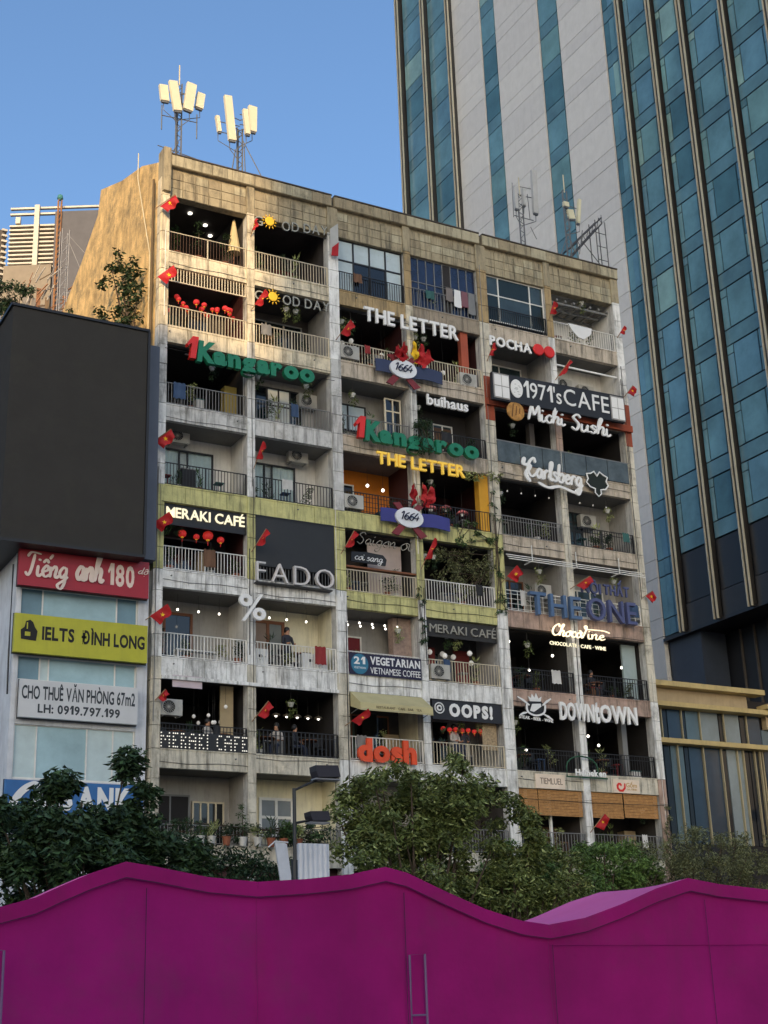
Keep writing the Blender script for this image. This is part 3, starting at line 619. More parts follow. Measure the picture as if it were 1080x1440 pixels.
# pirate emblem + DOWNTOWN
s = sign('black and white crossed swords emblem with a crown, left of the tall condensed letters', 15.4, 13, -.3, 'emblem', 'crest_emblem')
MB().prism([(14.95, 13.35), (15.1, 13.2), (15.5, 13.1), (15.8, 13.25), (15.92, 13.5), (15.75, 13.72), (15.2, 13.7), (15.0, 13.6)], -.3, -.26).build('crest_plate', blk, s)
r = MB()
for (a, b_, c, d) in ((14.62, 13.82, 15.15, 13.52), (16.2, 13.85, 15.78, 13.55), (14.68, 13.1, 15.02, 13.22), (16.22, 12.98, 15.8, 13.2)): ribbon(r, [(a, b_), ((a + c) / 2, (b_ + d) / 2 + .02), (c, d)], .05, .06, -.3, .04)
r.build('swords', paint_w, s)
r = MB(); ribbon(r, catmull([(15.02, 13.55), (15.05, 13.25), (15.4, 13.12), (15.8, 13.25), (15.88, 13.58)]), .035, .04, -.31, .03); r.prism([(15.2, 13.68), (15.7, 13.7), (15.75, 13.9), (15.6, 13.8), (15.5, 14.02), (15.42, 13.82), (15.3, 13.98), (15.25, 13.8), (15.12, 13.88)], -.34, -.3)
r.prism([(15.18, 13.3), (15.35, 13.26), (15.72, 13.5), (15.7, 13.62), (15.3, 13.58)], -.33, -.3); r.build('crown', paint_w, s)
text(s, 'STEAK - BEER - WINE', 14.66, 16.25, 12.98, .12, -.3, lit_w, bold=.015, depth=.03, join=True, z1=12.9)
s = sign('tall white condensed letters with a raised t', 18.4, 13.05, -.4, name='letter_sign')
text(s, 'DOWN', 16.54, 18.2, 13.05, .66, -.4, lit_w, bold=.03, depth=.1, gap=.04); text(s, 't', 18.22, 18.46, 13.05, .82, -.4, lit_w, bold=.05, depth=.1); text(s, 'OWN', 18.5, 20.36, 13.08, .66, -.4, lit_w, bold=.03, depth=.1, gap=.04)
MB().box(16.6, 20.3, -.32, -.3, 13.1, 13.2).build('mounting_frame', blk, s)
s = sign('little white lower-case letters on a green arched frame', 17.6, 10.85, -.3, name='letter_sign')
text(s, 'Heineken', 17.15, 18.62, 10.88, .24, -.3, lit_w, bold=.03, depth=.05)
mb = MB(); mb.tube([(16.75, -.28, 10.8)] + [(16.75 + .75 - .75 * cos(t), -.28, 11.2 + .45 * sin(t)) for t in [i * pi / 8 for i in range(9)]] + [(18.25, -.28, 10.9)], .03, 6); mb.tube([(16.75, -.28, 10.82), (18.7, -.28, 10.82)], .03, 6); mb.build('arched_frame', plain('bottle_green', (40, 84, 60)), s)
cream_b = plain('cream_board', (226, 208, 186), rough=.5)
s = sign('small cream plaque with thin brown capitals on the pinkish fascia above the blinds', 16.05, 10.3, -.1, name='board_sign')
MB().box(15.36, 16.74, -.12, -.08, 10.33, 10.89).build('board', cream_b, s); text(s, 'TIEMLUEL', 15.56, 16.62, 10.5, .24, -.121, plain('brown_ink', (110, 90, 75)), bold=-.005, depth=.012, join=True)
s = sign('small cream plaque with a red swirl and gold lettering', 19.7, 10.3, -.1, name='board_sign')
MB().box(19.08, 20.4, -.12, -.08, 10.32, 10.86).build('board', cream_b, s)
mb = MB(); ribbon(mb, [(19.42 + (.04 + .024 * i) * cos(i * .75), 10.59 + (.04 + .024 * i) * sin(i * .75)) for i in range(10)], .04, .05, -.121, .012); mb.build('red_swirl', red_s, s)
text(s, 'Gốm', 19.72, 20.26, 10.56, .17, -.121, plain('gold_ink', (190, 150, 80)), bold=.01, depth=.012, join=True); text(s, 'GIA ĐÌNH', 19.74, 20.24, 10.44, .07, -.121, MATS['gold_ink'], depth=.012, join=True)
# MERAKI x3
s = sign('glowing cream cafe letters on a black lintel panel', 1.6, 19.4, -.05, name='letter_sign')
MB().box(.0, 3.26, .02, .08, 19.1, 19.9).build('lintel_panel', blk, s); text(s, 'MERAKI CAFÉ', .12, 3.18, 19.38, .37, -.02, lit_y, bold=.012, depth=.05, gap=.06)
s = sign('unlit grey cafe letters over globe lamps', 12.5, 16.15, -.05, name='letter_sign')
MB().box(10.75, 14.06, .04, .1, 16.0, 16.7).build('lintel_panel', plain('slatted_dark_panel', (44, 44, 44)), s); text(s, 'MERAKI CAFÉ', 10.95, 14.0, 16.16, .33, -.0, plain('dull_letter', (150, 148, 138)), bold=.0, depth=.05)
s = sign('cafe name spelled in bright bulbs along the lowest left railing', 1.65, 11, -.15, name='bulb_sign')
bulbm = mat('warm_bulb', (.8, .76, .68), emit=(1, .93, .8), es=.3, var=.02); FONT5 = {'M': ['10001', '11011', '10101', '10001', '10001'], 'E': ['111', '100', '110', '100', '111'], 'R': ['110', '101', '110', '101', '101'], 'A': ['0110', '1001', '1111', '1001', '1001'], 'K': ['101', '110', '100', '110', '101'], 'I': ['1', '1', '1', '1', '1'], 'C': ['011', '100', '100', '100', '011'], 'F': ['111', '100', '110', '100', '100'], ' ': ['00'] * 5}
cols = sum(len(FONT5[c][0]) + 1.0 for c in 'MERAKI CAFE'); xx = 0; sx = 3.3 / cols
for c in 'MERAKI CAFE':
    if c != ' ':
        l = MB()
        for r_, row in enumerate(FONT5[c]):
            for q, ch in enumerate(row):
                if ch == '1':
                    cx, cz = .03 + (xx + q) * sx, 11.5 - r_ * .115; l.lathe((cx, -.14, cz), [(.018, 0), (.028, .03), (.018, .05)], 6, 'y')
        l.build('letter', bulbm, s)
    xx += len(FONT5[c][0]) + 1.0
MB().box(.0, 3.26, -.1, -.08, 10.98, 11.58).build('bulb_panel', blk, s)
# FADO + screen, %, vegetarian, oops, dosh, awning, neon script
silver = plain('brushed_silver', (205, 200, 196), rough=.4)
s = sign('large silver thin capitals in front of the railing', 5, 17.2, -.4, name='letter_sign'); text(s, 'FADO', 3.46, 6.62, 17.24, .74, -.4, silver, bold=-.012, depth=.16, gap=.22)
b = MB(); b.box(3.5, 6.6, -.36, -.02, 17.2, 17.24); b.build('mounting_frame', frame_m, s)
scr = tag(MB().box(3.575, 6.855, -.08, .0, 17.95, 19.92).build('dark_screen_board', plain('dark_led_face', (38, 40, 42), rough=.6), origin=(5.2, 0, 17.95)), 'blank dark board filling the balcony above the silver capitals', 'screen')
s = sign('white percent symbol hanging in front of the white balcony column', 3.2, 15.7, -.6, name='symbol_sign')
for (cx, cz) in ((2.98, 16.4), (3.5, 15.93)):
    mb = MB(); n0 = 24
    for i in range(n0):
        a = 2 * pi * i / n0; b_ = 2 * pi * (i + 1) / n0
        mb.prism([(cx + .1 * cos(a), cz + .09 * sin(a)), (cx + .26 * cos(a), cz + .23 * sin(a)), (cx + .26 * cos(b_), cz + .23 * sin(b_)), (cx + .1 * cos(b_), cz + .09 * sin(b_))], -.62, -.5)
    mb.build('ring', lit_w, s)
MB().prism([(2.82, 15.62), (2.95, 15.62), (3.66, 16.68), (3.53, 16.68)], -.62, -.5).build('slash', lit_w, s)
MB().box(3.2, 3.24, -.5, -.05, 16.6, 16.64).build('bracket', frame_m, s)
s = sign('navy vegetarian coffee banner with a round badge on the white railing', 8.8, 14.15, -.15, 'banner', 'banner_sign')
MB().box(7.33, 10.41, -.17, -.14, 14.16, 14.98).build('banner_cloth', plain('navy_banner', (36, 36, 62)), s)
MB().prism(ellipse(7.75, 14.56, .36, .39, 24), -.19, -.17).build('round_badge', plain('sea_blue', (48, 112, 140)), s)
text(s, '21', 7.5, 7.98, 14.56, .26, -.19, paint_w, bold=.03, depth=.01, join=True); text(s, 'VEGETARIAN', 7.5, 8.0, 14.38, .08, -.19, paint_w, depth=.01, join=True)
text(s, 'VEGETARIAN', 8.2, 10.36, 14.6, .28, -.17, paint_w, bold=.035, depth=.012, gap=.06, join=True); text(s, 'VIETNAMESE COFFEE', 8.2, 10.36, 14.24, .24, -.17, paint_w, depth=.012, gap=.06, join=True)
s = sign('dark board with bold white capitals, exclamation mark and a small ring logo', 12.5, 12.8, 0, name='board_sign')
MB().box(10.9, 14.04, -.02, .06, 12.75, 13.54).build('board', paint_d, s); text(s, 'OOPS!', 11.64, 13.6, 12.92, .44, -.02, lit_w, bold=.055, depth=.06, gap=.12)
mb = MB(); c = ellipse(11.2, 13.18, .2, .2, 20); ribbon(mb, c + [c[0]], .02, .02, -.02, .03); c = ellipse(11.2, 13.18, .09, .09, 14); ribbon(mb, c + [c[0]], .03, .03, -.02, .03); mb.build('ring_logo', paint_w, s)
s = sign('bright orange lower-case letters hanging on the railing', 8.7, 10.9, -.3, name='letter_sign'); text(s, 'dosh', 7.5, 9.95, 10.95, .76, -.3, plain('orange_letter', (226, 78, 28), rough=.4), bold=.05, depth=.12, gap=.04)
MB().box(7.6, 9.9, -.28, -.05, 11.2, 11.24).build('mounting_frame', frame_m, s)
s = thing('awning', 'beige fabric awning with faint lettering over a dark balcony', 'awning', (8.6, 0, 12.7))
aw_m = plain('beige_canvas', (186, 176, 132), rough=.9); mb = MB()
mb.v = [(7.35, -.12, 13.5), (10.4, -.12, 13.5), (10.4, -.9, 12.95), (7.35, -.9, 12.95), (7.35, -.92, 12.66), (10.4, -.92, 12.66), (7.35, -.12, 12.95), (10.4, -.12, 12.95)]
mb.f = [(0, 3, 2, 1), (3, 4, 5, 2), (0, 6, 3), (1, 2, 7), (3, 6, 4), (2, 5, 7)]; mb.build('canopy', aw_m, s)
text(s, 'RESTAURANT   CAFE   BAR   TEA', 8.0, 9.9, 12.76, .09, -.925, plain('faded_ink', (120, 112, 84)), depth=.01, join=True)
MB().tube([(7.37, -.9, 12.7), (10.4, -.9, 12.7)], .02, 6).tube([(7.4, -.9, 12.8), (7.4, -.1, 12.7)], .015, 5).tube([(10.38, -.9, 12.8), (10.38, -.1, 12.7)], .015, 5).build('frame', gry, s)
s = sign('pale tangled script of bent tubing over a wooden shelf', 8.8, 19.2, -.2, name='script_sign')
script(s, 'Saigon', 7.75, 9.5, 19.3, .5, -.1, plain('dull_tube', (150, 146, 134)), w0=.06, w1=.09, depth=.04); script(s, 'oi', 9.65, 10.2, 19.28, .6, -.1, MATS['dull_tube'], w0=.06, w1=.09, depth=.04)
s = sign('black rounded board with pale script hanging below the tubing sign', 8.3, 18.7, 0, name='board_sign')
MB().prism([(7.6, 18.62), (9.1, 18.6), (9.16, 18.85), (9.0, 19.02), (8.3, 19.06), (7.62, 19.0)], .0, .05).build('board', blk, s); script(s, 'coi sang', 7.72, 8.95, 18.7, .3, -.0, paint_w, w0=.06, w1=.1, depth=.015, join=True)
s = sign('small blank pinkish banner tied under the white fascia', .95, 13.1, -.1, 'banner', 'blank_banner'); MB().box(.42, 1.52, -.12, -.1, 13.13, 13.55).build('banner_cloth', plain('pinkish_banner', (196, 180, 184)), s)
# ================================================================== FLAGS
flag_m = plain('flag_red', (168, 18, 26), rough=.7, var=.15); star_m = plain('flag_star_yellow', (238, 190, 30)); pole_m = plain('flag_pole', (150, 120, 90))
def flag(x, y, z, d, L, w_, h_, lab, seed=0, star=True, hang=.0):
    q_ = .62 if x > 21 else 1
    L *= .85 * q_; w_ *= .8 * q_; h_ *= .72 * q_
    rn = random.Random(seed); t = thing('flag', lab, 'flag', (x, y, z), 'red flags on the balcony columns')
    d = Vector(d).normalized(); MB().tube([(x, y, z), tuple(Vector((x, y, z)) + d * L)], .018, 6).build('pole', pole_m, t)
    tip = Vector((x, y, z)) + d * L; u = -d; dn = Vector((0, 0, -1)) - d * (Vector((0, 0, -1)).dot(d)); dn.normalize()
    dn = (dn * (1 - hang) + Vector((0, 0, -1)) * hang).normalized(); sd = u.cross(dn).normalized(); mb = MB(); N = 12; ph = rn.uniform(0, 6)
    def P(i, j, off=0):
        a = i / N; b = j / 4; fold = .07 * sin(a * 9 + ph + b * 1.5) * b + .05 * sin(b * 6 + ph); sag = .25 * b * a
        return tip + u * (a * w_ * (1 - .25 * b)) + dn * (b * h_ + sag * .3) + sd * (fold + off)
    for i in range(N + 1):
        for j in range(5): mb.v.append(tuple(P(i, j)))
    mb.f = [(i * 5 + j, i * 5 + j + 1, i * 5 + j + 6, i * 5 + j + 5) for i in range(N) for j in range(4)]
    c = mb.build('cloth', flag_m, t, smooth=True)
    if star:
        for off in (-.012, .012):
            sm = MB(); r0 = min(w_, h_) * .22; pt = []
            for q in range(10):
                r = r0 if q % 2 == 0 else r0 * .42; an = pi / 2 + q * pi / 5; pt.append(((.5 * w_ + r * cos(an)) / w_ * N, (.48 * h_ + r * sin(an)) / h_ * 4))
            n = len(sm.v); sm.v = [tuple(P(.5 * N, .48 * 4, off))] + [tuple(P(a, b, off)) for a, b in pt]; sm.f = [(0, 1 + q, 1 + (q + 1) % 10) for q in range(10)]
            sm.build('star', star_m, c)
    return t
out = (0, -1, .55)
for i, (x, z, d, L, w_, h_, lab) in enumerate([
 (-.62, 31.8, (.62, -.6, .5), 1.15, .95, .55, 'red flag on the left corner column just below the roof parapet'),
 (-.62, 28.7, (.62, -.6, .5), 1.15, .95, .55, 'red flag on the left corner column beside the row of red lanterns'),
 (-.62, 22.0, (.62, -.6, .5), 1.15, .95, .55, 'red flag with a clear yellow star on the left corner column beside curtained doors'),
 (-.62, 18.8, (.62, -.6, .5), 1.15, .95, .55, 'red flag on the left corner column beside the glowing cream cafe letters'),
 (-.62, 15.4, (.62, -.6, .5), 1.15, .95, .55, 'narrow folded red flag on the left corner column beside the % balcony'),
 (-.2, 12.6, (.6, -.6, .8), .6, .5, .3, 'tiny red flag on the left corner column near the air conditioner'),
 (3.4, 31.6, (.1, -.6, 1), .9, .7, .2, 'furled red flag left of the upper yellow sun sign'),
 (3.4, 28.3, (.35, -.7, .7), 1.2, .9, .4, 'red flag on the column left of the lower yellow sun sign'),
 (3.5, 21.7, (.15, -.7, 1), 1.3, .9, .35, 'drooping red flag between the two curtained balconies'),
 (3.4, 18.4, (.35, -.6, .8), 1.2, .9, .35, 'red flag on the column left of the blank dark board'),
 (3.4, 12.1, (.5, -.6, .8), 1.1, .8, .4, 'red flag between the two lowest left cafe balconies'),
 (7.1, 27.8, (.3, -.7, .6), 1.2, .85, .55, 'red flag on the column left of the globe lamps'),
 (7.1, 18.8, (.35, -.6, .9), 1.2, .9, .35, 'red flag left of the pale tubing script'),
 (7.1, 12.2, (.5, -.7, .45), 1.3, 1.0, .35, 'long dark red flag at the left end of the beige awning'),
 (10.6, 18.6, (.3, -.5, 1), 1.6, 1.2, .22, 'slim furled red flag beside the plant curtain'),
 (14.3, 28.3, (.2, -.5, 1), 1.0, .8, .2, 'furled red flag under the white capitals with red discs'),
 (14.35, 18.5, (.4, -.6, .6), 1.1, .75, .6, 'red flag on the column left of the laundry rack'),
 (17.8, 28.1, (.5, -.6, .9), 1.3, 1.1, .22, "furled red flag above the middle of the long charcoal board"),
 (17.7, 31.0, (.15, -.5, 1), 1.0, .75, .35, 'drooping red flag at the left of the white top balcony'),
 (17.7, 18.6, (.8, -.6, .6), 1.2, .9, .4, 'red flag between the air conditioner and the violet blue capitals'),
 (17.75, 8.7, (.6, -.5, .9), 1.1, .8, .4, 'red flag on the column between the bamboo blinds'),
 (21.45, 30.9, (.4, -.6, .9), 1.2, .8, .35, 'small red flag at the right edge beside the white top balcony'),
 (21.45, 27.9, (.5, -.5, .8), 1.4, .9, .6, "red flag at the right edge above the end of the long charcoal board"),
 (21.4, 18.6, (.6, -.6, .5), 1.1, .75, .8, 'red flag with a yellow star at the right end of the blue letters')]):
    flag(x, -.14, z, d, L, w_, h_, lab, i, hang=.2)
for (cx, cz, nme, n, sp) in ((10.4, 27.9, 'bunch of red and yellow flags fanned out above the upper oval badge', 5, .7), (10.55, 21.7, 'bunch of red flags crossed above the lower oval badge', 3, .4)):
    t = thing('flag_bunch', nme, 'flags', (cx, -.3, cz - .6))
    for i in range(n):
        a = (i - (n - 1) / 2) * .42; p0 = Vector((cx, -.3, cz - .6)); p1 = p0 + Vector((sin(a) * .95, -.35, cos(a) * .95)); MB().tube([p0, p1], .015, 5).build('pole', pole_m, t)
        mb = MB(); N = 8
        for k in range(N + 1):
            q = p1 + (p0 - p1) * (k / N * .62)
            for j in range(5): b = j / 4; mb.v.append((q.x + b * .22 * (1 if a >= 0 else -1) + .04 * sin(k * 1.3 + j * 2 + i), q.y + .1 * sin(k + j * 1.7 + i), q.z - b * .4 + .05 * sin(k * 2 + j)))
        mb.f = [(k * 5 + j, k * 5 + j + 1, k * 5 + j + 6, k * 5 + j + 5) for k in range(N) for j in range(4)]; mb.build('cloth', flag_m if i != 2 or n < 5 else star_m, t, smooth=True)
s = thing('notice_board', 'tilted pale board with red pennant right of the upper yellow sun sign', 'board', (7.0, -.2, 31.6)); MB().prism([(6.85, 31.55), (7.25, 31.9), (7.25, 33.1), (6.88, 32.75)], -.3, -.26).build('panel', plain('pale_board', (170, 170, 165), rough=.6), s)
MB().prism([(6.9, 31.5), (7.2, 31.55), (7.25, 32.2), (6.95, 31.9)], -.34, -.31).build('pennant', flag_m, s)
# ================================================================== AIR CONDITIONERS
def ac(x, y, z, lab, w_=.82, h_=.56, side=0, m=None):
    t = thing('air_conditioner', lab, 'air conditioner', (x, y, z), 'outdoor air conditioner units'); m = m or plain('ac_casing', (178, 176, 168), dirt=.3)
    MB().box(x - w_ / 2, x + w_ / 2, y, y + .28, z, z + h_).build('casing', m, t); cx = x - w_ * .12
    MB().lathe((cx, y + .005, z + h_ / 2), [(h_ * .42, 0), (h_ * .42, .015), (.05, .02)], 20, 'y').build('fan_opening', plain('ac_fan_dark', (40, 42, 44)), t)
    mb = MB()
    for i in range(8): a = pi * i / 8; r = h_ * .4; mb.tube([(cx - r * cos(a), y - .02, z + h_ / 2 - r * sin(a)), (cx + r * cos(a), y - .02, z + h_ / 2 + r * sin(a))], .006, 4, False)
    c = ellipse(cx, z + h_ / 2, h_ * .42, h_ * .42, 18); ribbon(mb, c + [c[0]], .012, .012, y - .01, .02); mb.build('fan_guard', m, t)
    MB().box(x - w_ * .4, x - w_ * .4 + .04, y - .02, y + .34, z - .05, z).box(x + w_ * .36, x + w_ * .36 + .04, y - .02, y + .34, z - .05, z).build('bracket', gry, t)
    return t
for a in ((.95, .95, 22.75, 'air conditioner under the ceiling of the left curtained balcony'), (5.9, .95, 22.75, 'air conditioner under the ceiling of the right curtained balcony'), (.42, -.05, 12.15, 'white air conditioner standing at the left end of the lowest cafe row'),
 (7.75, -.1, 27.15, 'air conditioner on the railing left of the upper oval badge banner'), (13.35, -.1, 27.0, 'air conditioner on the railing right of the upper oval badge banner'), (7.75, -.1, 20.75, 'air conditioner on the railing left of the lower oval badge banner'),
 (19.1, .95, 28.3, "left one of two air conditioners on the white wall above the long charcoal board"), (20.3, .95, 28.2, "right one of two air conditioners on the white wall above the long charcoal board"), (11.28, -.15, 14.3, 'square white air conditioner on the railing below the grey cafe letters'),
 (19.9, 1.1, 22.0, 'air conditioner above the dark grid door'), (16.95, .7, 18.4, 'air conditioner in the shade beside the laundry rack'), (6.5, 1.2, 25.3, 'small grey air conditioner at the right end of the upper green letters')): ac(*a)
# ================================================================== LAMPS, LANTERNS
ORD = ['leftmost', 'second', 'third', 'fourth', 'fifth', 'sixth', 'seventh', 'eighth', 'ninth', 'tenth', 'eleventh', 'twelfth', 'thirteenth', 'fourteenth', 'fifteenth', 'sixteenth', 'seventeenth', 'eighteenth', 'nineteenth', 'twentieth', 'twenty-first', 'twenty-second']
glow = mat('lamp_glow', (.9, .88, .82), emit=(1, .93, .8), es=1.6, var=.02); globe = mat('globe_glass', (.7, .7, .68), emit=(1, .92, .82), es=.1, var=.1)
def lamp(x, y, z, zc, r, label, group, m=glow, shade=None, name='hanging_lamp'):
    t = thing(name, label, 'lamp', (x, y, z), group); MB().tube([(x, y, z + r), (x, y, zc)], .006, 4).build('cord', blk, t)
    MB().lathe((x, y, z), [(.01, -r), (r * .7, -r * .7), (r, 0), (r * .7, r * .7), (.02, r)], 10).build('bulb', m, t, True)
    if shade: MB().lathe((x, y, z), [(r * 3.0, 0), (r * 2.4, r * 1.1), (r * .6, r * 2.0)], 12).build('lamp_shade', shade, t, True)
    return t
for i, (x, y) in enumerate(((.6, 1.0), (1.5, 1.6), (.7, 2.5), (2.4, 2.2), (2.9, 2.9))): tag(MB().lathe((x, y, 33.1), [(.09, 0), (.09, .04)], 10).build('ceiling_spotlight', glow, origin=(x, y, 33.1)), 'ceiling spotlight in the topmost left balcony', 'lamp', 'recessed spotlights in the topmost left balcony')
rn = random.Random(3)
for i in range(12): x = 8.0 + i * .42 + rn.uniform(-.1, .1); lamp(x, rn.uniform(.2, 1.6), 28.75 - rn.uniform(.1, .95), 29.5, .11, 'globe lamp behind the white cut-out capitals', 'globe lamps behind the upper letters', globe)
for i, x in enumerate((11.2, 11.8, 12.5, 13.3)): lamp(x, .9, 21.7 - .1 * (i % 2), 22.9, .09, 'pink shaded pendant lamp in the orange walled cafe', 'pink pendant lamps', glow if 0 else globe, plain('pink_shade', (214, 120, 122)))
for i, (x, z) in enumerate(((8.9, 22.2), (9.6, 22.1))): lamp(x, .9, z, 22.9, .07, 'warm bulb against the orange painted wall', 'bulbs at the orange wall')
for i in range(7): lamp(3.95 + i * .43, .9, 12.62, 13.4, .055, 'wide shaded pendant lamp in the dark cafe', 'row of wide shaded pendant lamps', glow, plain('tin_shade', (92, 84, 70)))
for i in range(9): x = 1.0 + rn.uniform(-.3, 1.9); lamp(x, rn.uniform(.3, 1.5), 12.9 - rn.uniform(.1, .9), 13.4, .07, 'round lamp over the lowest left cafe', 'cluster of round lamps over the lowest left cafe', globe)
for i in range(9): x = 7.6 + (i % 5) * .55 + (.25 if i > 4 else 0); lamp(x, .5 + (i > 4) * .4, 16.35, 16.7, .045, 'string bulb above the vegetarian banner', 'string bulbs above the vegetarian banner')
for x, y in ((.8, .5), (1.6, .5), (2.4, .5), (4.3, .3), (5.0, .3), (5.8, .3)): lamp(x, y, 16.1, 16.7, .045, 'bare bulb under the % balcony ceiling', 'bare bulbs of the % balconies')
for i in range(6): lamp(11.4 + i * .4, rn.uniform(.3, 1.2), 15.7 - rn.uniform(0, .4), 16.6, .11, 'pale globe lamp below the grey cafe letters', 'pale globe lamps below the grey cafe letters', globe)
for x, z in ((15.0, 16.3), (15.9, 15.2), (17.1, 15.9), (20.6, 15.7)): lamp(x, .6, z, 16.7, .06, 'bright bulb in the dark cafe under the glowing cream script', 'bulbs under the glowing cream script')
for x, z in ((18.6, 12.7), (18.8, 12.75), (19.3, 12.4), (15.7, 12.0)): lamp(x, .9, z, 13.5, .06, 'warm bulb in the dark cafe under the tall condensed letters', 'bulbs under the tall condensed letters')
for x in (15.2, 15.9, 16.6, 17.3, 18.2, 18.9, 19.6, 20.3): lamp(x, .3, 22.7, 23.1, .035, 'small festoon bulb below the beer script', 'festoon bulbs below the beer script', globe)
red_l = mat('lantern_red', (.45, .02, .03), emit=(1, .05, .03), es=.12, var=.3, scale=12)
def lantern(x, y, z, r, label, group):
    t = thing('lantern', label, 'lantern', (x, y, z), group); MB().lathe((x, y, z), [(r * .4, -r * .8), (r * .85, -r * .5), (r, 0), (r * .85, r * .5), (r * .4, r * .8)], 12).build('shade', red_l, t, True)
    MB().lathe((x, y, z - r * .95), [(r * .35, 0), (r * .35, r * .15)], 8).build('cap', amber, t); MB().tube([(x, y, z - r), (x, y, z - r * 1.9)], .012, 4).build('tassel', red_l, t)
for i in range(22): lantern(.2 + i * .135 + rn.uniform(-.05, .05), .1 + rn.uniform(0, .8), 28.55 - rn.uniform(0, .45), rn.uniform(.07, .13), 'red lantern under the cream hanging balusters', 'red lanterns under the cream balusters')
for x, z, r in ((.9, 18.95, .16), (1.9, 19.0, .2), (2.4, 18.9, .14), (1.45, 18.9, .12)): lantern(x, .4, z, r, 'red lantern below the glowing cream cafe letters', 'red lanterns below the glowing cream letters')
for i in range(7): lantern(11.6 + i * .28, .4, 12.5 - .03 * (i % 2), .1, 'red lantern in the string below the board with the exclamation mark', 'red lanterns below the board with the exclamation mark')

# tell the repeats of each row apart by their place in it
def ordinals():
    rows = {}
    for o in list(COL.objects):
        if o.parent is None and o.get('group') and o.get('category') in ('lamp', 'lantern', 'chair', 'table'): rows.setdefault((o['group'], o['label']), []).append(o)
    for (g, l), os_ in rows.items():
        if len(os_) < 2: continue
        for i, o in enumerate(sorted(os_, key=lambda q: q.location.x)): o['label'] = (ORD[i] + (' from left: ' if i else ': ') + l)
# ================================================================== GLASS TOWER (faces -x)
tw = thing('glass_tower', 'tall hotel tower of teal glass and pale stone strips behind the old block', 'skyscraper', (48, 20, 0))
XT = 36.0
core_m = plain('tower_core_dark', (16, 28, 36), rough=.4); stone_t = [plain('pale_stone_cladding', (200, 199, 195), rough=.6, var=.06, streak=.08), plain('pale_stone_cladding_b', (194, 193, 190), rough=.6, var=.06, streak=.1)]
def tglass(name, rgb, r=.06): return plain(name, rgb, rough=r, var=.3, scale=.35, spec=.4)
tg = [tglass('teal_glass', (92, 132, 144)), tglass('teal_glass_dark', (66, 104, 116)), tglass('teal_glass_blue', (88, 128, 146)), tglass('teal_glass_curtained', (122, 156, 154), .15), tglass('teal_glass_light', (98, 136, 140), .1)]
spn = tglass('spandrel_glass', (82, 118, 130)); fin_d = plain('fin_dark_bronze', (40, 38, 36), rough=.4); fin_l = plain('fin_champagne_edge', (184, 178, 158), rough=.35, metal=.3); bk_p = plain('black_cladding', (20, 20, 26), rough=.35)
piece('tower_core', tw, core_m, XT + .12, 62, -14, 42.4, 22.2, 100); piece('tower_lower_core', tw, stone_t[0], XT + .3, 62, 16.3, 42.4, 0, 22.2)
FP = 3.5; ZB = 22.2
rn = random.Random(11)
def pick(z):  # more drawn curtains high up
    return rn.choices(tg, (6, 3, 3, 2.6, 2.6))[0] if z > 42 + rn.uniform(-3, 3) else rn.choices(tg, (9, .6, 4, 0, .5))[0]
fins = [14.0, 11.1, 8.4, 4.9, 1.5, -1.8, -5.2, -8.6]
ys = [15.9, 14.0, 11.1, 8.4, 4.9, 1.5]
# front bays (y from 15.9 down), first one curves round to the pale wall
npane = 0
for bi in range(5):
    y1, y0 = ys[bi], ys[bi + 1]
    ztop = 70
    fl = 0; z = 26.6 if bi else ZB + .1
    if bi:
        piece('black_panel', tw, bk_p, XT - .02, XT + .1, y0 + .28, y1 - .28, ZB + 1.5, 26.5)
        piece('black_panel', tw, plain('black_cladding_band', (34, 34, 38), rough=.4), XT - .06, XT + .1, y0 + .28, y1 - .28, ZB, ZB + 1.44)
    while z < ztop:
        s0, s1, s2 = z, z + 1.0, z + FP
        a, b = y0 + .24, y1 - (.24 if bi else .0); wd = b - a
        c0, c1 = a + wd * .17, b - wd * .17
        xo = XT
        if bi == 0:
            for q in range(3):
                qa, qb = a + wd * q / 3, a + wd * (q + 1) / 3; xq = XT + [.0, .02, .06][q]
                piece('window_pane', tw, pick(z), xq, xq + .05, qa + .03, qb - .03, s1 + .04, s2 - .04); piece('spandrel_pane', tw, spn, xq, xq + .05, qa + .03, qb - .03, s0 + .04, s1 - .03)
        else:
            piece('spandrel_pane', tw, spn, xo, xo + .05, a + .03, b - .03, s0 + .05, s1 - .05)
            piece('window_pane', tw, pick(z), xo, xo + .05, c0 + .06, c1 - .06, s1 + .04, s2 - .05)
            for (u, v) in ((a + .02, c0 - .03), (c1 + .03, b - .02)):
                piece('side_pane', tw, pick(z), xo, xo + .05, u, v, s1 + .03, s1 + 1.35 + (.6 if u > c0 else 0))
                piece('side_pane', tw, pick(z), xo, xo + .05, u, v, s1 + 1.41 + (.6 if u > c0 else 0), s2 - .03)
        z += FP
# panes out of the frame on the near side, joined
mb = MB()
for z in range(22): 
    for (p_, q_) in ((-13.9, -8.75), (-8.45, -5.35), (-5.05, -1.95), (-1.65, 1.35)): mb.box(XT, XT + .05, p_, q_, 26.6 + z * FP + 1.05, 26.6 + z * FP + 3.45).box(XT, XT + .05, p_, q_, 26.6 + z * FP + .04, 26.6 + z * FP + .99)
mb.build('far_side_panes', tg[0], tw)['kind'] = 'stuff'
def fin(y, z0, z1, wd=.23, dp=.4):
    f = MB().box(XT - dp + .1, XT + .1, y - wd / 2, y + wd / 2, z0, z1).build('fin', fin_d, tw)
    piece('fin_edge', f, fin_l, XT - dp, XT - dp + .14, y + wd / 2 + .002, y + wd / 2 + .05, z0, z1); piece('fin_edge', f, fin_l, XT - dp, XT - dp + .14, y - wd / 2 - .035, y - wd / 2 - .002, z0, z1)
for y in fins: fin(y, ZB - .1, 100)
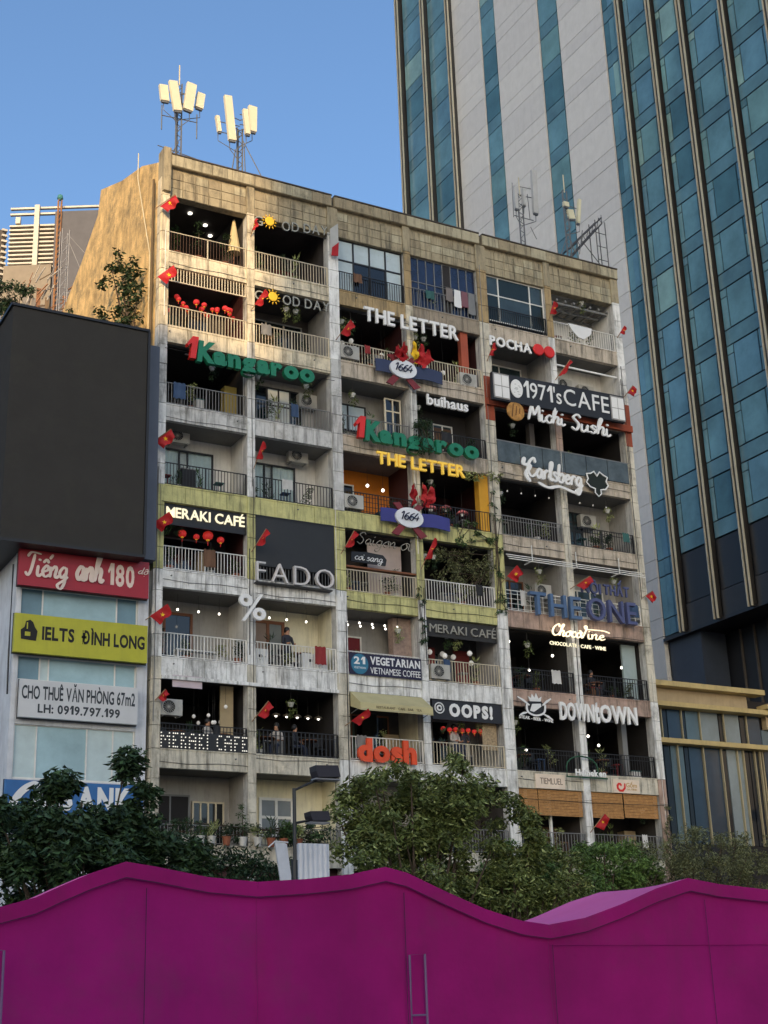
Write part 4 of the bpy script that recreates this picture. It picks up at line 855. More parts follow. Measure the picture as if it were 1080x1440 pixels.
# pale stone walls and glass strips further back
segs = [(42.1, 34.4, 'g2'), (34.2, 30.3, 's'), (30.2, 28.4, 'g'), (28.3, 23.0, 's'), (22.9, 20.75, 'g'), (20.65, 15.98, 's')]
for (yb, ya, kind) in segs:
    zlo = {42.1: 54, 34.2: 50, 30.2: 44, 28.3: 36, 22.9: 36, 20.65: 8.2}[yb]; z = 22.35 + FP * math.floor((zlo - 22.35) / FP)
    if zlo > 20: piece('stone_wall_lower', tw, stone_t[0] if kind == 's' else tg[1], XT + .02, XT + .12, ya, yb, 22.2, z)
    while z < 92:
        if kind == 's':
            nn = 1
            for q in range(nn):
                a, b = ya + (yb - ya) * q / nn, ya + (yb - ya) * (q + 1) / nn
                piece('stone_panel', tw, rn.choice(stone_t), XT, XT + .12 if z > 22 else XT + .29, a + .012, b - .012, z + .02, z + 1.1); piece('stone_panel', tw, rn.choice(stone_t), XT, XT + .12 if z > 22 else XT + .29, a + .015, b - .015, z + 1.13, z + FP - .015)
        else:
            for (a, b) in (((38.3, 41.9), (34.6, 37.9)) if kind == 'g2' else ((ya, yb),)):
                piece('window_pane', tw, pick(z - 12), XT + .04, XT + .11, a + .04, b - .04, z + 1.1, z + FP - .04); piece('spandrel_pane', tw, spn, XT + .04, XT + .11, a + .04, b - .04, z + .03, z + 1.04)
        z += FP
for y in (42.2, 38.1, 34.3): fin(y, 50, 100, .34, .45)
# underside and podium
piece('soffit', tw, bk_p, XT - .1, 62, -14, 15.9, 22.0, 22.19); piece('podium_wall', tw, plain('podium_dark', (30, 33, 40), rough=.5), 38.2, 60, -14, 16.0, 0, 22.0)
for i in range(16): piece('podium_rib', tw, plain('podium_rib_grey', (66, 62, 58), rough=.5), 38.05, 38.2, 12.0 - i * 1.1, 12.08 - i * 1.1, 15.5, 22.0)
piece('podium_corner', tw, plain('slate_blue_panel', (48, 56, 70), rough=.5), XT + .3, 38.1, 13.2, 15.9, 0, 22.0)
MB().tube([(37.6, 13, 17.2), (37.6, -8, 17.3)], .1, 6).build('canopy_rail', gry, tw)
piece('black_lintel', tw, plain('podium_navy', (26, 30, 42), rough=.4), 37.2, 37.6, -12, 13.0, 12, 17.0)
# ================================================================== ANNEX with golden frames
an = thing('low_annex', 'low glass fronted annex with golden frames at the right of the old block', 'building', (26, 4, 0))
gold = plain('golden_stone_trim', (188, 166, 112), rough=.55, dirt=.25, streak=.2); gold2 = plain('beige_fascia', (172, 152, 118), rough=.6, streak=.2); mull = plain('gold_mullion', (176, 164, 132), rough=.35, metal=.3)
piece('annex_core', an, bk_p, 21.9, 40, 1.35, 9, 0, 15.0)
piece('roof_beam', an, gold, 21.85, 28.4, .55, 1.2, 15.12, 15.34); piece('fascia', an, gold2, 21.9, 27.7, 1.0, 1.3, 14.5, 15.1); piece('beam', an, gold, 21.85, 29.0, .7, 1.3, 14.28, 14.48); piece('beam', an, gold, 21.9, 28.6, .75, 1.3, 12.72, 12.92)
piece('roof_beam', an, gold, 28.42, 36, .55, 1.2, 14.52, 14.72); piece('fascia', an, gold2, 28.7, 36, 1.0, 1.3, 13.7, 14.26); piece('beam', an, gold, 28.7, 36, .8, 1.3, 11.6, 11.8)
agl = [tglass('annex_glass_navy', (46, 62, 78)), tglass('annex_glass_grey', (122, 134, 138), .12), tglass('annex_glass_black', (30, 36, 44)), tglass('annex_glass_slate', (84, 102, 110))]
xs = [21.95, 22.9, 23.25, 24.0, 24.25, 25.0, 26.1, 26.35, 27.3, 27.65, 28.5, 29.2, 30.1, 31, 32, 33, 34]; pat = [1, 2, 0, 2, 3, 1, 2, 1, 2, 0, 3, 1, 0, 2, 3, 0]
for i in range(len(xs) - 1):
    piece('glass_pane', an, agl[pat[i]], xs[i] + .03, xs[i + 1] - .03, 1.2, 1.26, 12.94, 14.26 if xs[i] < 28.4 else 13.68); piece('glass_pane', an, agl[[0, 2, 3, 2, 0, 0, 2, 1, 2, 2, 0, 3, 0, 2, 1, 0][i]], xs[i] + .03, xs[i + 1] - .03, 1.2, 1.26, 8.6, 12.7)
    if i % 2 == 1 or i > 10: piece('mullion', an, mull, xs[i] - .02, xs[i] + .02, 1.1, 1.19, 12.93, 14.27); 
for x in (22.7, 23.6, 25.0, 26.0, 26.9, 27.25, 27.9, 28.2, 28.35, 29.4): piece('mullion', an, mull, x - .025, x + .025, 1.08, 1.19, 8.6, 12.71)
piece('base_wall', an, bk_p, 21.95, 40, 1.0, 1.3, 0, 8.55)
# ================================================================== WHITE OFFICE BUILDING + SCREEN
wb = thing('white_office_building', 'narrow white office building with stacked signs below a blank screen', 'building', (-2.8, 4, 0))
ww_m = plain('white_render', (206, 208, 210), rough=.7, streak=.3, dirt=.15); wgl = [tglass('aqua_curtained_glass', (158, 186, 190), .12), tglass('aqua_glass', (112, 140, 150), .1), plain('white_curtained_glass', (188, 204, 202), rough=.3)]
piece('body', wb, ww_m, -5.12, -.5, .25, 12, 0, 17.44)
for a, b in ((-5.14, -4.97), (-.85, -.47)): piece('pier', wb, ww_m, a, b, -.02, .25, 0, 17.44)
piece('band', wb, ww_m, -4.97, -.85, -.0, .25, 11.5, 13.0); piece('band', wb, ww_m, -4.97, -.85, -.0, .25, 16.15, 17.44); piece('band', wb, ww_m, -4.97, -.85, -.0, .25, 0, 9.72)
for (z0, z1, xs, pt) in ((13.0, 13.8, (-4.95, -4.2, -3.9, -1.6, -.87), (1, 2, 0, 0)), (15.1, 16.15, (-4.95, -4.2, -1.6, -.87), (1, 0, 1)), (9.76, 11.5, (-4.95, -4.2, -2.5, -1.6, -.87), (2, 0, 2, 2))):
    window(0, 0, z0, z1, .1, wht, xs=list(xs), pane=lambda i, j: wgl[pt[i]], fw_=.05, parent=wb)
piece('band', wb, ww_m, -4.97, -.85, .02, .25, 13.84, 15.06)
cb = MB(); cb.tube([(-5.2, .3, 17), (-5.25, .1, 14), (-5.2, .2, 12.5)], .03, 5).build('cable', blk, wb)
def bsign(nm, lab, x0, x1, z0, z1, m, y=-.3):
    t = thing(nm, lab, 'sign', ((x0 + x1) / 2, y, z0)); MB().box(x0, x1, y - .1, y + .06, z0, z1).build('board', m, t)
    MB().box(x0 - .02, x1 + .02, y + .06, y + .1, z0 - .04, z1 + .03).box((x0 + .4), (x0 + .5), y + .1, -.03, (z0 + z1) / 2, (z0 + z1) / 2 + .1).box((x1 - .5), (x1 - .4), y + .1, -.03, (z0 + z1) / 2, (z0 + z1) / 2 + .1).build('backing_frame', frame_m, t); return t
t = bsign('board_sign', 'dark red signboard with cream cursive lettering, topmost on the white building', -5.19, -.62, 16.1, 17.42, plain('deep_red_board', (158, 26, 40), rough=.45, var=.1))
cs = plain('cream_script', (226, 205, 190), rough=.5); script(t, 'Tie^/ng', -4.98, -3.55, 16.45, .82, -.41, cs, w0=.09, w1=.24, shear=.15, depth=.02); script(t, 'anh', -3.25, -2.3, 16.48, .98, -.41, cs, w0=.11, w1=.26, shear=.15, depth=.02); text(t, '180', -2.1, -1.15, 16.45, .72, -.4, cs, bold=.03, depth=.02); script(t, 'do^.', -1.05, -.68, 16.95, .26, -.41, cs, w0=.07, w1=.14, depth=.015)
t = bsign('board_sign', 'lime yellow signboard with black capitals and a thumb-like black emblem', -5.23, -.62, 13.8, 15.12, plain('lime_yellow_board', (182, 178, 42), rough=.5, var=.1, streak=.12))
bk = plain('black_print', (30, 28, 24)); text(t, 'IELTS', -4.3, -3.2, 14.3, .42, -.4, bk, bold=.035, depth=.012, gap=.06); text(t, 'ĐÌNH LONG', -2.95, -.72, 14.28, .42, -.4, bk, bold=.035, depth=.012, gap=.06)
e = MB().prism([(-5.0, 14.25), (-4.5, 14.22), (-4.46, 14.55), (-4.55, 14.68), (-4.62, 14.85), (-4.72, 14.92), (-4.86, 14.86), (-4.9, 14.66), (-5.02, 14.56)], -.42, -.4).build('emblem', bk, t); MB().box(-4.88, -4.7, -.43, -.42, 14.36, 14.5).box(-4.83, -4.79, -.43, -.42, 14.6, 14.82).build('emblem_inset', MATS['lime_yellow_board'], e)
t = bsign('banner_sign', 'white banner with grey office to let text and a telephone number', -4.92, -.88, 11.68, 12.92, plain('white_banner', (204, 204, 202), rough=.6, var=.08, scale=.9), y=-.2)
gk = plain('charcoal_print', (52, 58, 62)); text(t, 'CHO THUÊ VĂN PHÒNG 67m2', -4.85, -.98, 12.3, .42, -.3, gk, bold=.022, depth=.01, gap=.06, join=True); text(t, 'LH: 0919.797.199', -4.3, -1.5, 11.86, .27, -.3, gk, bold=.03, depth=.01, gap=.07, join=True)
t = bsign('board_sign', 'blue signboard with big rounded white letters, half hidden by the tree', -5.22, -.6, 8.6, 9.64, plain('azure_board', (36, 98, 158), rough=.4), y=-.15)
mb = MB(); ribbon(mb, catmull([(-5.05, 8.72), (-4.75, 9.2), (-4.45, 9.45), (-4.2, 9.45), (-4.22, 8.7)]), .1, .12, -.25, .03); mb.build('letter', paint_w, t); text(t, 'BB', -4.02, -3.0, 8.75, .72, -.25, paint_w, bold=.05, depth=.03); text(t, 'ANK', -2.85, -1.0, 8.75, .72, -.25, paint_w, bold=.05, depth=.03)
led = thing('screen_box', 'huge blank dark advertising screen wrapped round the roof corner of the white building', 'screen', (-3.5, 1, 17.46))
lm = plain('dark_screen_face', (62, 60, 57), rough=.95, var=.07, spec=.1, dirt=.15); MB().box(-6.02, -1.08, -1.0, 6, 17.48, 26.03).build('screen_face', lm, led)
MB().box(-6.1, -1.0, -1.06, 6.1, 26.04, 26.14).box(-6.1, -1.0, -1.06, 6.1, 17.36, 17.47).box(-1.07, -.98, -1.06, 6, 17.48, 26.03).build('screen_frame', blk, led)
MB().box(-.97, -.42, -.5, 4, 17.5, 25.8).build('side_cladding', plain('bluish_cladding', (78, 84, 96), rough=.5), led)
# ================================================================== BEHIND: louvred building, roofs, mast
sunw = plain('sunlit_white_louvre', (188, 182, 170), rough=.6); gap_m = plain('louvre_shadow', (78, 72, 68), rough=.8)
lb = thing('louvred_building', 'distant white louvred building catching the sun at the left', 'building', (8, 60, 0))
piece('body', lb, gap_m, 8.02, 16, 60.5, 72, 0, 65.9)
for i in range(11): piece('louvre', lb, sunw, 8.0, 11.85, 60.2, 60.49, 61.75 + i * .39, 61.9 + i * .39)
for z in (66.75, 67.3): piece('top_rail', lb, sunw, 8.0, 16, 60.2, 60.45, z, z + .16)
piece('corner_tower', lb, sunw, 10.1, 10.5, 59.9, 60.19, 61.7, 67.5); piece('stub', lb, sunw, 8.5, 8.9, 60.1, 60.4, 65.9, 66.5); piece('dark_block', lb, plain('charcoal_block', (78, 78, 84), rough=.7), 11.9, 17, 59.6, 60.4, 55, 66.6); piece('grey_wall', lb, plain('greyish_wall', (128, 118, 104)), 7.9, 11.8, 59.5, 60.15, 50, 61.6)
lb.rotation_euler = (0, 0, -YAW)
wg = thing('louvred_wing', 'louvred wing stepping back at the extreme left edge', 'building', (7, 66, 0)); piece('body', wg, gap_m, 4, 7.8, 60.5, 76, 0, 65.4)
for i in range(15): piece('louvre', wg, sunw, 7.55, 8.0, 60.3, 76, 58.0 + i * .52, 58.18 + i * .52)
t = thing('warning_mast', 'slim orange lattice mast with a beacon in front of the white louvres', 'mast', (11.4, 58, 50)); mb = MB()
for (a, b) in ((-.13, -.13), (.13, -.13), (.13, .13), (-.13, .13)): mb.tube([(11.5 + a, 57.5 + b, 48), (11.5 + a, 57.5 + b, 67.6)], .045, 4)
for i in range(38): z = 48 + i * .5; mb.tube([(11.37, 57.37, z), (11.63, 57.37, z + .5)], .035, 4)
mb.build('lattice', plain('orange_mast', (138, 96, 60)), t); MB().lathe((11.5, 57.5, 67.6), [(.12, 0), (.26, .15), (.2, .45), (.05, .55)], 10).build('beacon', plain('teal_beacon', (60, 120, 120)), t)
t = thing('steel_scaffold', 'grey steel truss tower rising over cluttered roofs behind the screen', 'scaffold', (2, 30, 30)); mb = MB()
bx, by = 2.52, 24.0
for a in (0, .42):
    for b in (0, .4): mb.tube([(bx + a, by + b, 34), (bx + a, by + b, 44.7)], .03, 4)
for i in range(15):
    z = 34 + i * .7; mb.tube([(bx, by, z), (bx + .42, by, z + .7)], .02, 4); mb.tube([(bx, by, z), (bx + .42, by, z)], .02, 4)
mb.tube([(bx + .42, by, 44.3), (bx + 1.6, by, 43.2)], .02, 4).tube([(bx + .42, by, 43.9), (bx + 1.2, by, 42.2)], .02, 4); mb.build('truss', plain('galvanised_steel', (140, 140, 142), rough=.5), t)
t = thing('rooftop_shed', 'patched tin and timber lean-to on the roof behind the big screen', 'shed', (2, 26, 30)); rn = random.Random(5)
tin = [plain('pale_tin', (168, 160, 148), dirt=.4), plain('old_timber', (120, 100, 78)), plain('grey_tin', (130, 124, 118), dirt=.5, streak=.5), plain('rust_tin', (140, 96, 66), dirt=.5)]
for i in range(60):
    x = .6 + rn.uniform(0, 2.6); z = 37.5 + rn.uniform(0, 4.6) - .5 * abs(x - 1.9); l = rn.uniform(.4, 1.3); a = rn.uniform(.2, 1.3); y = 24.6 + rn.uniform(0, 1)
    MB().tube([(x, y, z), (x + l * cos(a), y, z + l * sin(a))], rn.uniform(.02, .05), 4).build('roof_strut', rn.choice(tin), t)
for i in range(14): x = .5 + i * .25; piece('tin_sheet', t, rn.choice(tin), x, x + .23, 25.9, 25.95, 36, 39.6 + rn.uniform(0, 2.2))
# ================================================================== TREES
bark = plain('bark_brown', (74, 62, 50), rough=.95, var=.3, scale=5, bump=.5)
def leafm(name, rgb, isl=.45): 
    m = mat(name, srgb(rgb), rough=.55, var=.35, scale=1.3, island=isl, spec=.35); b = m.node_tree.nodes['Principled BSDF']; return m
lf1 = leafm('leaf_olive_green', (96, 108, 58)); lf2 = leafm('leaf_deep_green', (50, 70, 44)); lf3 = leafm('leaf_mid_green', (66, 90, 50)); lf4 = leafm('leaf_grey_vine', (104, 108, 74)); lf5 = leafm('leaf_pale', (150, 158, 100))
def tree(name, lab, base, crowns, m, size, dens, th=.16, group=None, seed=1, asp=.42, droop=.6, clump=.42, extra=None):
    rn = random.Random(seed); t = thing(name, lab, 'tree' if 'tree' in name else 'shrub', base, group); bx, by, bz = base
    blobs = []; limbs = MB()
    for (cx, cy, cz, rx, ry, rz, n) in crowns:
        for i in range(n):
            while True:
                a, b, c = rn.uniform(-1, 1), rn.uniform(-1, 1), rn.uniform(-1, 1); q = math.sqrt(a * a + b * b + c * c)
                if .35 < q < 1: break
            q2 = (.72 + .28 * rn.random() * 1.5) / 1; p = (cx + a * rx * q2 * 1.1, cy + b * ry, cz + c * rz * q2 * 1.1); r = clump * rn.uniform(.5, 1.25)
            blobs.append((*p, r, int(dens * r / clump)))
            if i % 4 == 0:
                mid = Vector(((bx + p[0]) / 2 + rn.uniform(-.3, .3), (by + p[1]) / 2, bz + (p[2] - bz) * .62 )); limbs.tube([(bx, by, bz + (cz - bz) * .45), mid, p], [th * .5, th * .28, .02], 5)
    zt = max(c[2] for c in crowns); MB().tube([(bx, by, bz), (bx + .1, by, bz + (zt - bz) * .3), (bx - .05, by, bz + (zt - bz) * .55), (bx + .1, by, bz + (zt - bz) * .9)], [th * 1.3, th, th * .8, th * .3], 8).build('trunk', bark, t, True)
    limbs.build('limbs', bark, t); leaf_mesh('crown', m, blobs, size, t, asp, droop, rn)
    if extra: leaf_mesh('crown_highlights', extra, [(x, y, z, r, max(3, n // 6)) for x, y, z, r, n in blobs], size, t, asp, droop, rn)
    return t
tree('street_tree', 'bushy olive green street tree just below the orange letters', (5.6, -8, 0), [(4.7, -8, 7.9, 1.7, 1.4, 1.3, 42), (6.3, -8, 8.3, 1.5, 1.4, 1.2, 34), (3.6, -8.2, 6.6, 1.1, 1.2, 1.2, 20), (5.8, -8, 6.2, 2.3, 1.6, 1.5, 50)], lf1, .2, 150, .17, seed=4, extra=lf5, clump=.45)
tree('street_tree', 'looser street tree with bare twigs showing, right of the bushy one', (8.9, -7.6, 0), [(9.2, -7.6, 7.6, .95, 1.0, 1.2, 26), (8.4, -7.6, 5.6, 1.8, 1.3, 1.3, 44), (10.2, -7.6, 5.8, 1.4, 1.2, 1.2, 34)], lf1, .18, 130, .13, seed=9, extra=lf5, clump=.42)
tree('street_tree', 'broad dark green tree in front of the white building with a tall leafy shoot', (-5.2, -8, 0), [(-6.3, -8, 7.0, 2.2, 1.6, 1.0, 44), (-3.8, -8, 6.75, 1.4, 1.4, .85, 30), (-5, -8.3, 6.0, 3.4, 1.8, 1.3, 70), (-3.8, -8, 8.65, .08, .15, .5, 3), (-3.3, -8, 8.2, .1, .2, .3, 2), (-5.6, -8, 8.2, .4, .4, .25, 5)], lf2, .24, 170, .15, extra=lf3, seed=12, asp=.5, clump=.45)
tree('street_tree', 'small shaggy tree filling the gap between the dark tree and the lamp post', (-.6, -5, 0), [(-1.4, -5, 6.6, 1.4, 1.2, 1.0, 26), (.9, -5, 6.3, 1.6, 1.2, .7, 24), (3, -4, 6.2, 1.0, 1.0, .8, 14)], lf2, .17, 110, .12, seed=21, clump=.4)
tree('hedge_shrub', 'bright green shrub beside the right end of the old block', (14.3, -5, 0), [(11.4, -5, 6.6, 1.7, 1.1, 1.2, 50), (12.9, -5, 6.2, 1.4, 1.1, .9, 26), (14.8, -5, 6.9, 1.5, 1.1, .85, 34), (16, -5, 6.4, 1.2, 1.1, .9, 20)], leafm('leaf_fresh_green', (94, 120, 62)), .16, 150, .1, seed=33, clump=.36)
tree('tangled_vine_shrub', 'grey green tangle of vines over a frame at the far right', (18.5, -5, 0), [(17.2, -5, 6.7, 1.6, 1.0, 1.2, 44), (19.6, -5, 6.9, 1.8, 1.0, 1.4, 52), (21.8, -5, 6.8, 1.5, 1.0, 1.5, 44), (23, -5, 5.2, 2, 1.0, 1.2, 26), (11, -6, 5.0, 2.2, 1.2, 1.0, 34), (14, -6.5, 4.6, 3.2, 1.2, .9, 40), (17.5, -6, 4.8, 3, 1.2, .9, 36)], lf4, .12, 120, .1, seed=37, clump=.42)
tree('rooftop_tree', 'dark tree top peeping over the left end of the big screen', (-.6, 23, 30), [(-.7, 23, 39.1, 1.7, 1.2, 1.1, 34)], lf2, .2, 70, .1, seed=41)
# tree rooted in the side wall
t = thing('wall_rooted_tree', 'wild fig tree growing out of the ochre side wall above the screen', 'tree', (-.6, 2, 27)); rn = random.Random(8); blobs = []; mb = MB()
for (y, z, r, n) in ((4.6, 31.6, .7, 7), (3.2, 30.6, .8, 8), (2.4, 29.5, 1.1, 14), (3.4, 28.6, .9, 10), (5.6, 29.9, .5, 6), (8.4, 30.8, .5, 5), (2.0, 27.6, .9, 10), (1.2, 28.6, .6, 6), (2.6, 26.7, .8, 8), (10.2, 31.6, .5, 5), (4.6, 28.2, .4, 4)):
    for i in range(n):
        blobs.append((-.75 + rn.uniform(-.35, .2), y + rn.uniform(-r, r), z + rn.uniform(-r, r) * .95, .24, 20))
    mb.tube([(-.4, 1.4, 26.2), (-.8, (1.4 + y) / 2 + .2, (26.2 + z) / 2 + .3), (-.75, y, z)], [.06, .045, .015], 5)
mb.build('branches', bark, t); leaf_mesh('crown', lf2, blobs, .21, t, .5, .5, rn)
# creepers and greenery on the facade
def creeper(lab, base, blobs, m, size=.13, cat='plant', name='creeper'):
    t = thing(name, lab, cat, base); leaf_mesh('leaves', m, blobs, size, t, .45, .8, random.Random(hash(lab) % 999)); mb = MB()
    for i in range(0, len(blobs) - 1, 2): mb.tube([blobs[i][:3], blobs[i + 1][:3]], .015, 4, False)
    if mb.v: mb.build('stems', bark, t)
    return t
rn = random.Random(17); R = rn.uniform
creeper('dense curtain of climbing plants filling the balcony right of the pale tubing script', (12.6, -.1, 17.4), [(R(11.6, 14.0), R(.0, .5), R(18.1, 19.8), R(.18, .32), 44) for _ in range(46)], lf4)
creeper('creeper trailing over the fascia below the orange walled cafe', (12.6, -.2, 20), [(R(12.0, 14.4), R(-.25, -.1), R(19.9, 21.0), R(.1, .22), 22) for _ in range(16)], lf3)
creeper('plant hanging in front of the lower green letters', (11, -.4, 23.4), [(10.75 + R(-.4, .4), R(-.75, -.4), R(23.3, 24.8), R(.14, .26), 40) for _ in range(14)], lf2)
creeper('dry tangle of vine above the mustard pillar', (13.4, -.3, 23), [(R(12.9, 14.6), R(-.3, -.1), R(22.7, 23.2), R(.1, .2), 26) for _ in range(10)], lf5)
creeper('thin vine climbing the column at the yellow green floors', (14.3, -.2, 19), [(14.2 + R(-.2, .25), -.18, R(17.2, 22.4), .12, 14) for _ in range(22)], lf3)
creeper('vine on the column between the tubing script and plant curtain', (10.6, -.2, 17), [(10.5 + R(-.15, .2), -.2, R(15.6, 18.0), .1, 14) for _ in range(12)], lf2)
creeper('patchy ivy on the foot of the right end column', (21.6, -.2, 8), [(21.6 + R(-.3, .25), -.2, R(6.5, 9.9), .16, 22) for _ in range(18)], lf4)
# ================================================================== POTTED PLANTS
pot_w = plain('white_pot', (196, 194, 186), rough=.6); pot_t = plain('terracotta_pot', (140, 82, 56)); soil = plain('soil', (50, 40, 32))
def potted(x, y, z, r, h, m, lm, lab, tall=.5, n=60, size=.11, group=None, spiky=False):
    t = thing('potted_plant', lab, 'plant', (x, y, z), group); MB().lathe((x, y, z), [(r * .7, 0), (r, h * .9), (r * 1.08, h * .9), (r * 1.08, h)], 12).build('pot', m, t, False)
    if spiky: leaf_mesh('leaves', lm, [(x + R(-r, r), y, z + h + tall * .3 * q, .1, n // 4) for q in range(4)], size * 2.2, t, .18, -1.2, rn)
    else: leaf_mesh('leaves', lm, [(x + R(-.12, .12), y + R(-.1, .1), z + h + tall * (.3 + .25 * q), .2 * (1.2 - .2 * q), n) for q in range(3)], size, t, .45, .3, rn)
    MB().tube([(x, y, z + h * .8), (x, y, z + h + tall * .6)], .02, 5).build('stem', bark, t)
for i, (x, m, sp) in enumerate(((.95, pot_w, 1), (1.45, pot_w, 0), (1.85, pot_w, 1), (2.4, pot_t, 0), (3.0, pot_w, 0), (3.55, pot_w, 0), (4.05, pot_t, 1), (4.55, pot_t, 0), (5.1, pot_t, 0))):
    potted(x, -.26, 7.76, .15, .3, m, (lf2, lf3, lf5)[i % 3], ['spiky plant in a white pot', 'leafy plant in a white pot', 'thin leaved plant in a white pot', 'small plant in a clay pot', 'tall dark plant in a white pot', 'round plant in a tapered white pot', 'spiky plant in a clay pot', 'low plant in a clay pot', 'bushy plant in a clay pot'][i] + ' on the ledge, ' + ['leftmost', 'second', 'third', 'fourth', 'fifth', 'sixth', 'seventh', 'eighth', 'ninth'][i] + ' from the corner', tall=(.5, .35, .4, .3, 1.3, .5, .6, .3, .5)[i], n=50, spiky=bool(sp), group='potted plants on the lowest left ledge')
for x, z, lab, tl in ((3.05, S[4] + .02, 'spiky plant beside the white column left of the % sign', .7), (3.6, S[6] + .02, 'small dark plant at the foot of the column between curtained balconies', .3), (.5, S[9], 'round shrub on the topmost left balcony, left of three', 1.3), (1.4, S[9], 'tall shrub on the topmost left balcony, middle of three', 1.9), (2.5, S[9], 'shrub on the topmost left balcony, right of three', 1.5), (.4, S[5], 'feathery plant behind the white railing under the glowing cream cafe letters', .8), (3.0, S[5], 'bushy plant at the right end of the balcony with glowing cream letters', .6), (12.0, S[9], 'plant spilling through the rail of the navy glass balcony', .5), (20.3, S[6], 'round dark shrub behind the rail right of the grid door', .7), (19.6, S[6], 'lower dark shrub beside the grid door', .5), (11.4, S[7], 'tall leafy plant behind the lower-case white letters', .9), (13.6, S[7], 'leafy plant at the right end of the lower-case letter balcony', .9)):
    potted(x, .35, z, .16, .28, pot_t, rn.choice((lf2, lf3)), lab, tall=tl, n=70)
creeper('low hedge of grey green foliage behind the pots on the lowest left ledge', (2.5, .2, 7.8), [(R(0, 6.6), R(-.1, .4), R(7.9, 8.6), R(.16, .3), 46) for _ in range(46)], lf2, cat='hedge', name='ledge_hedge')
creeper('taller leafy bush on the ledge left of the lamp post', (5.2, -.2, 8), [(R(4.6, 5.9), R(-.3, .2), R(7.9, 8.8), R(.2, .3), 50) for _ in range(16)], lf3, cat='shrub', name='ledge_shrub')
# ================================================================== ROOF ANTENNAS
ant_w = plain('antenna_casing', (214, 206, 178), rough=.45, var=.05); ant_g = plain('antenna_steel', (96, 98, 100), rough=.5)
def antenna(lab, x, y, top, panels, m=ant_w, base=33.5, whip=True, stay=()):
    t = thing('cell_antenna', lab, 'antenna', (x, y, base)); mb = MB()
    for (a, b) in ((-.12, 0), (.12, 0), (0, .18)): mb.tube([(x + a, y + b, base), (x + a, y + b, top - .9)], .035, 5)
    z = base
    while z < top - 1.3: mb.tube([(x - .12, y, z), (x + .12, y, z + .35)], .018, 4); mb.tube([(x + .12, y, z + .35), (x, y + .18, z + .6)], .018, 4); z += .5
    mb.build('mast', ant_g, t)
    if whip: MB().tube([(x, y, top - 1), (x, y, top)], .028, 5).build('whip', pipe, t)
    for (dx, dz, w_, h_, tl, dy) in panels:
        cx, cz = x + dx, dz; p = MB(); s_, c_ = sin(tl), cos(tl); q = [(-w_ / 2, -h_ / 2), (w_ / 2, -h_ / 2), (w_ / 2, h_ / 2), (-w_ / 2, h_ / 2)]
        poly = [(cx + a * c_ - b * s_, cz + a * s_ + b * c_) for a, b in q]; p.prism(poly, y + dy - .11, y + dy + .05); o = p.build('panel', m, t)
        lw = [(cx + a * c_ - b * s_, cz + a * s_ + b * c_) for a, b in [(-w_ * .42, -h_ / 2 - .09), (w_ * .42, -h_ / 2 - .09), (w_ * .42, -h_ / 2 - .002), (-w_ * .42, -h_ / 2 - .002)]]; MB().prism(lw, y + dy - .08, y + dy + .03).build('base_cap', ant_g, o)
        MB().tube([(x, y, cz + .2), (cx, y + dy + .06, cz + .2)], .025, 4).tube([(x, y, cz - .3), (cx, y + dy + .06, cz - .3)], .025, 4).tube([(cx, y + dy, cz - h_ / 2 - .05), (cx + .05, y + dy + .1, cz - h_ / 2 - .35), (x, y + .05, cz - h_ / 2 - .75)], .02, 4).build('bracket', ant_g, t)
    s_ = MB()
    for (a, b, c, d) in stay: s_.tube([(x + a, y, b), (x + c, y, d)], .025, 4)
    if s_.v: s_.build('stays', ant_g, t)
    return t
antenna('left rooftop phone antenna with four splayed cream panels and a whip', 1.1, 2, 40.4, [(-.72, 38.7, .36, .75, .12, -.1), (-.28, 38.6, .36, 1.4, .17, -.25), (.36, 38.75, .42, 1.35, -.12, -.25), (.9, 38.85, .34, .75, -.12, -.05)], stay=((-.75, 38.2, -.75, 37.0), (.8, 38.2, .8, 37.0), (-.75, 37.7, .8, 37.8), (-1.0, 34.4, 0, 36.6), (-.9, 36.2, 1, 36.0)))
antenna('rooftop phone antenna with one tall and three short panels, right of the splayed one', 3.85, 2, 39.0, [(-.55, 38.3, .34, 2.15, .1, -.2), (.5, 38.6, .38, 1.25, -.02, -.15), (.18, 38.3, .22, 1.2, .1, -.25), (-1.0, 38.0, .16, .75, .15, 0)], whip=False, stay=((.1, 37.6, 1.0, 36.0), (-.2, 37, -.4, 35.6), (.2, 37.3, .3, 34.5)))
antenna('grey rooftop antenna cluster with a tall white tube before the pale tower wall', 18.9, 3, 40.4, [(.75, 39.7, .28, 2.4, -.02, -.15), (-.35, 39.1, .18, 1.2, 0, -.1), (.05, 39.2, .14, .9, 0, -.2)], m=plain('antenna_white', (176, 176, 174)), stay=((-.45, 38.1, -.4, 40.0), (.5, 38.2, .45, 39.6), (-.4, 38.2, .7, 38.2), (.5, 37.8, .8, 37.2), (0, 36.7, .5, 36.6)))
antenna('green tinged antenna mast with a slanted pale panel beside the steel truss', 21.6, 3, 41.3, [(.75, 39.4, .16, 1.4, -.14, 0), (0, 39.6, .3, .25, 0, 0), (.25, 39.1, .35, .5, .2, 0)], m=plain('antenna_cream', (205, 200, 170)), stay=((-.6, 36.5, 0, 38), (.6, 36.5, 0, 38), (.6, 37, .9, 38.4)))
t = thing('steel_truss', 'inclined dark steel lattice truss on the right end of the roof', 'truss', (22.6, 3, 34)); mb = MB()
A0, A1 = Vector((21.6, 3, 36.6)), Vector((23.75, 3, 39.1))
for off in (0, .55):
    for yy in (0, .5): mb.tube([A0 + Vector((0, yy, off)), A1 + Vector((0, yy, off * .6))], .035, 4)
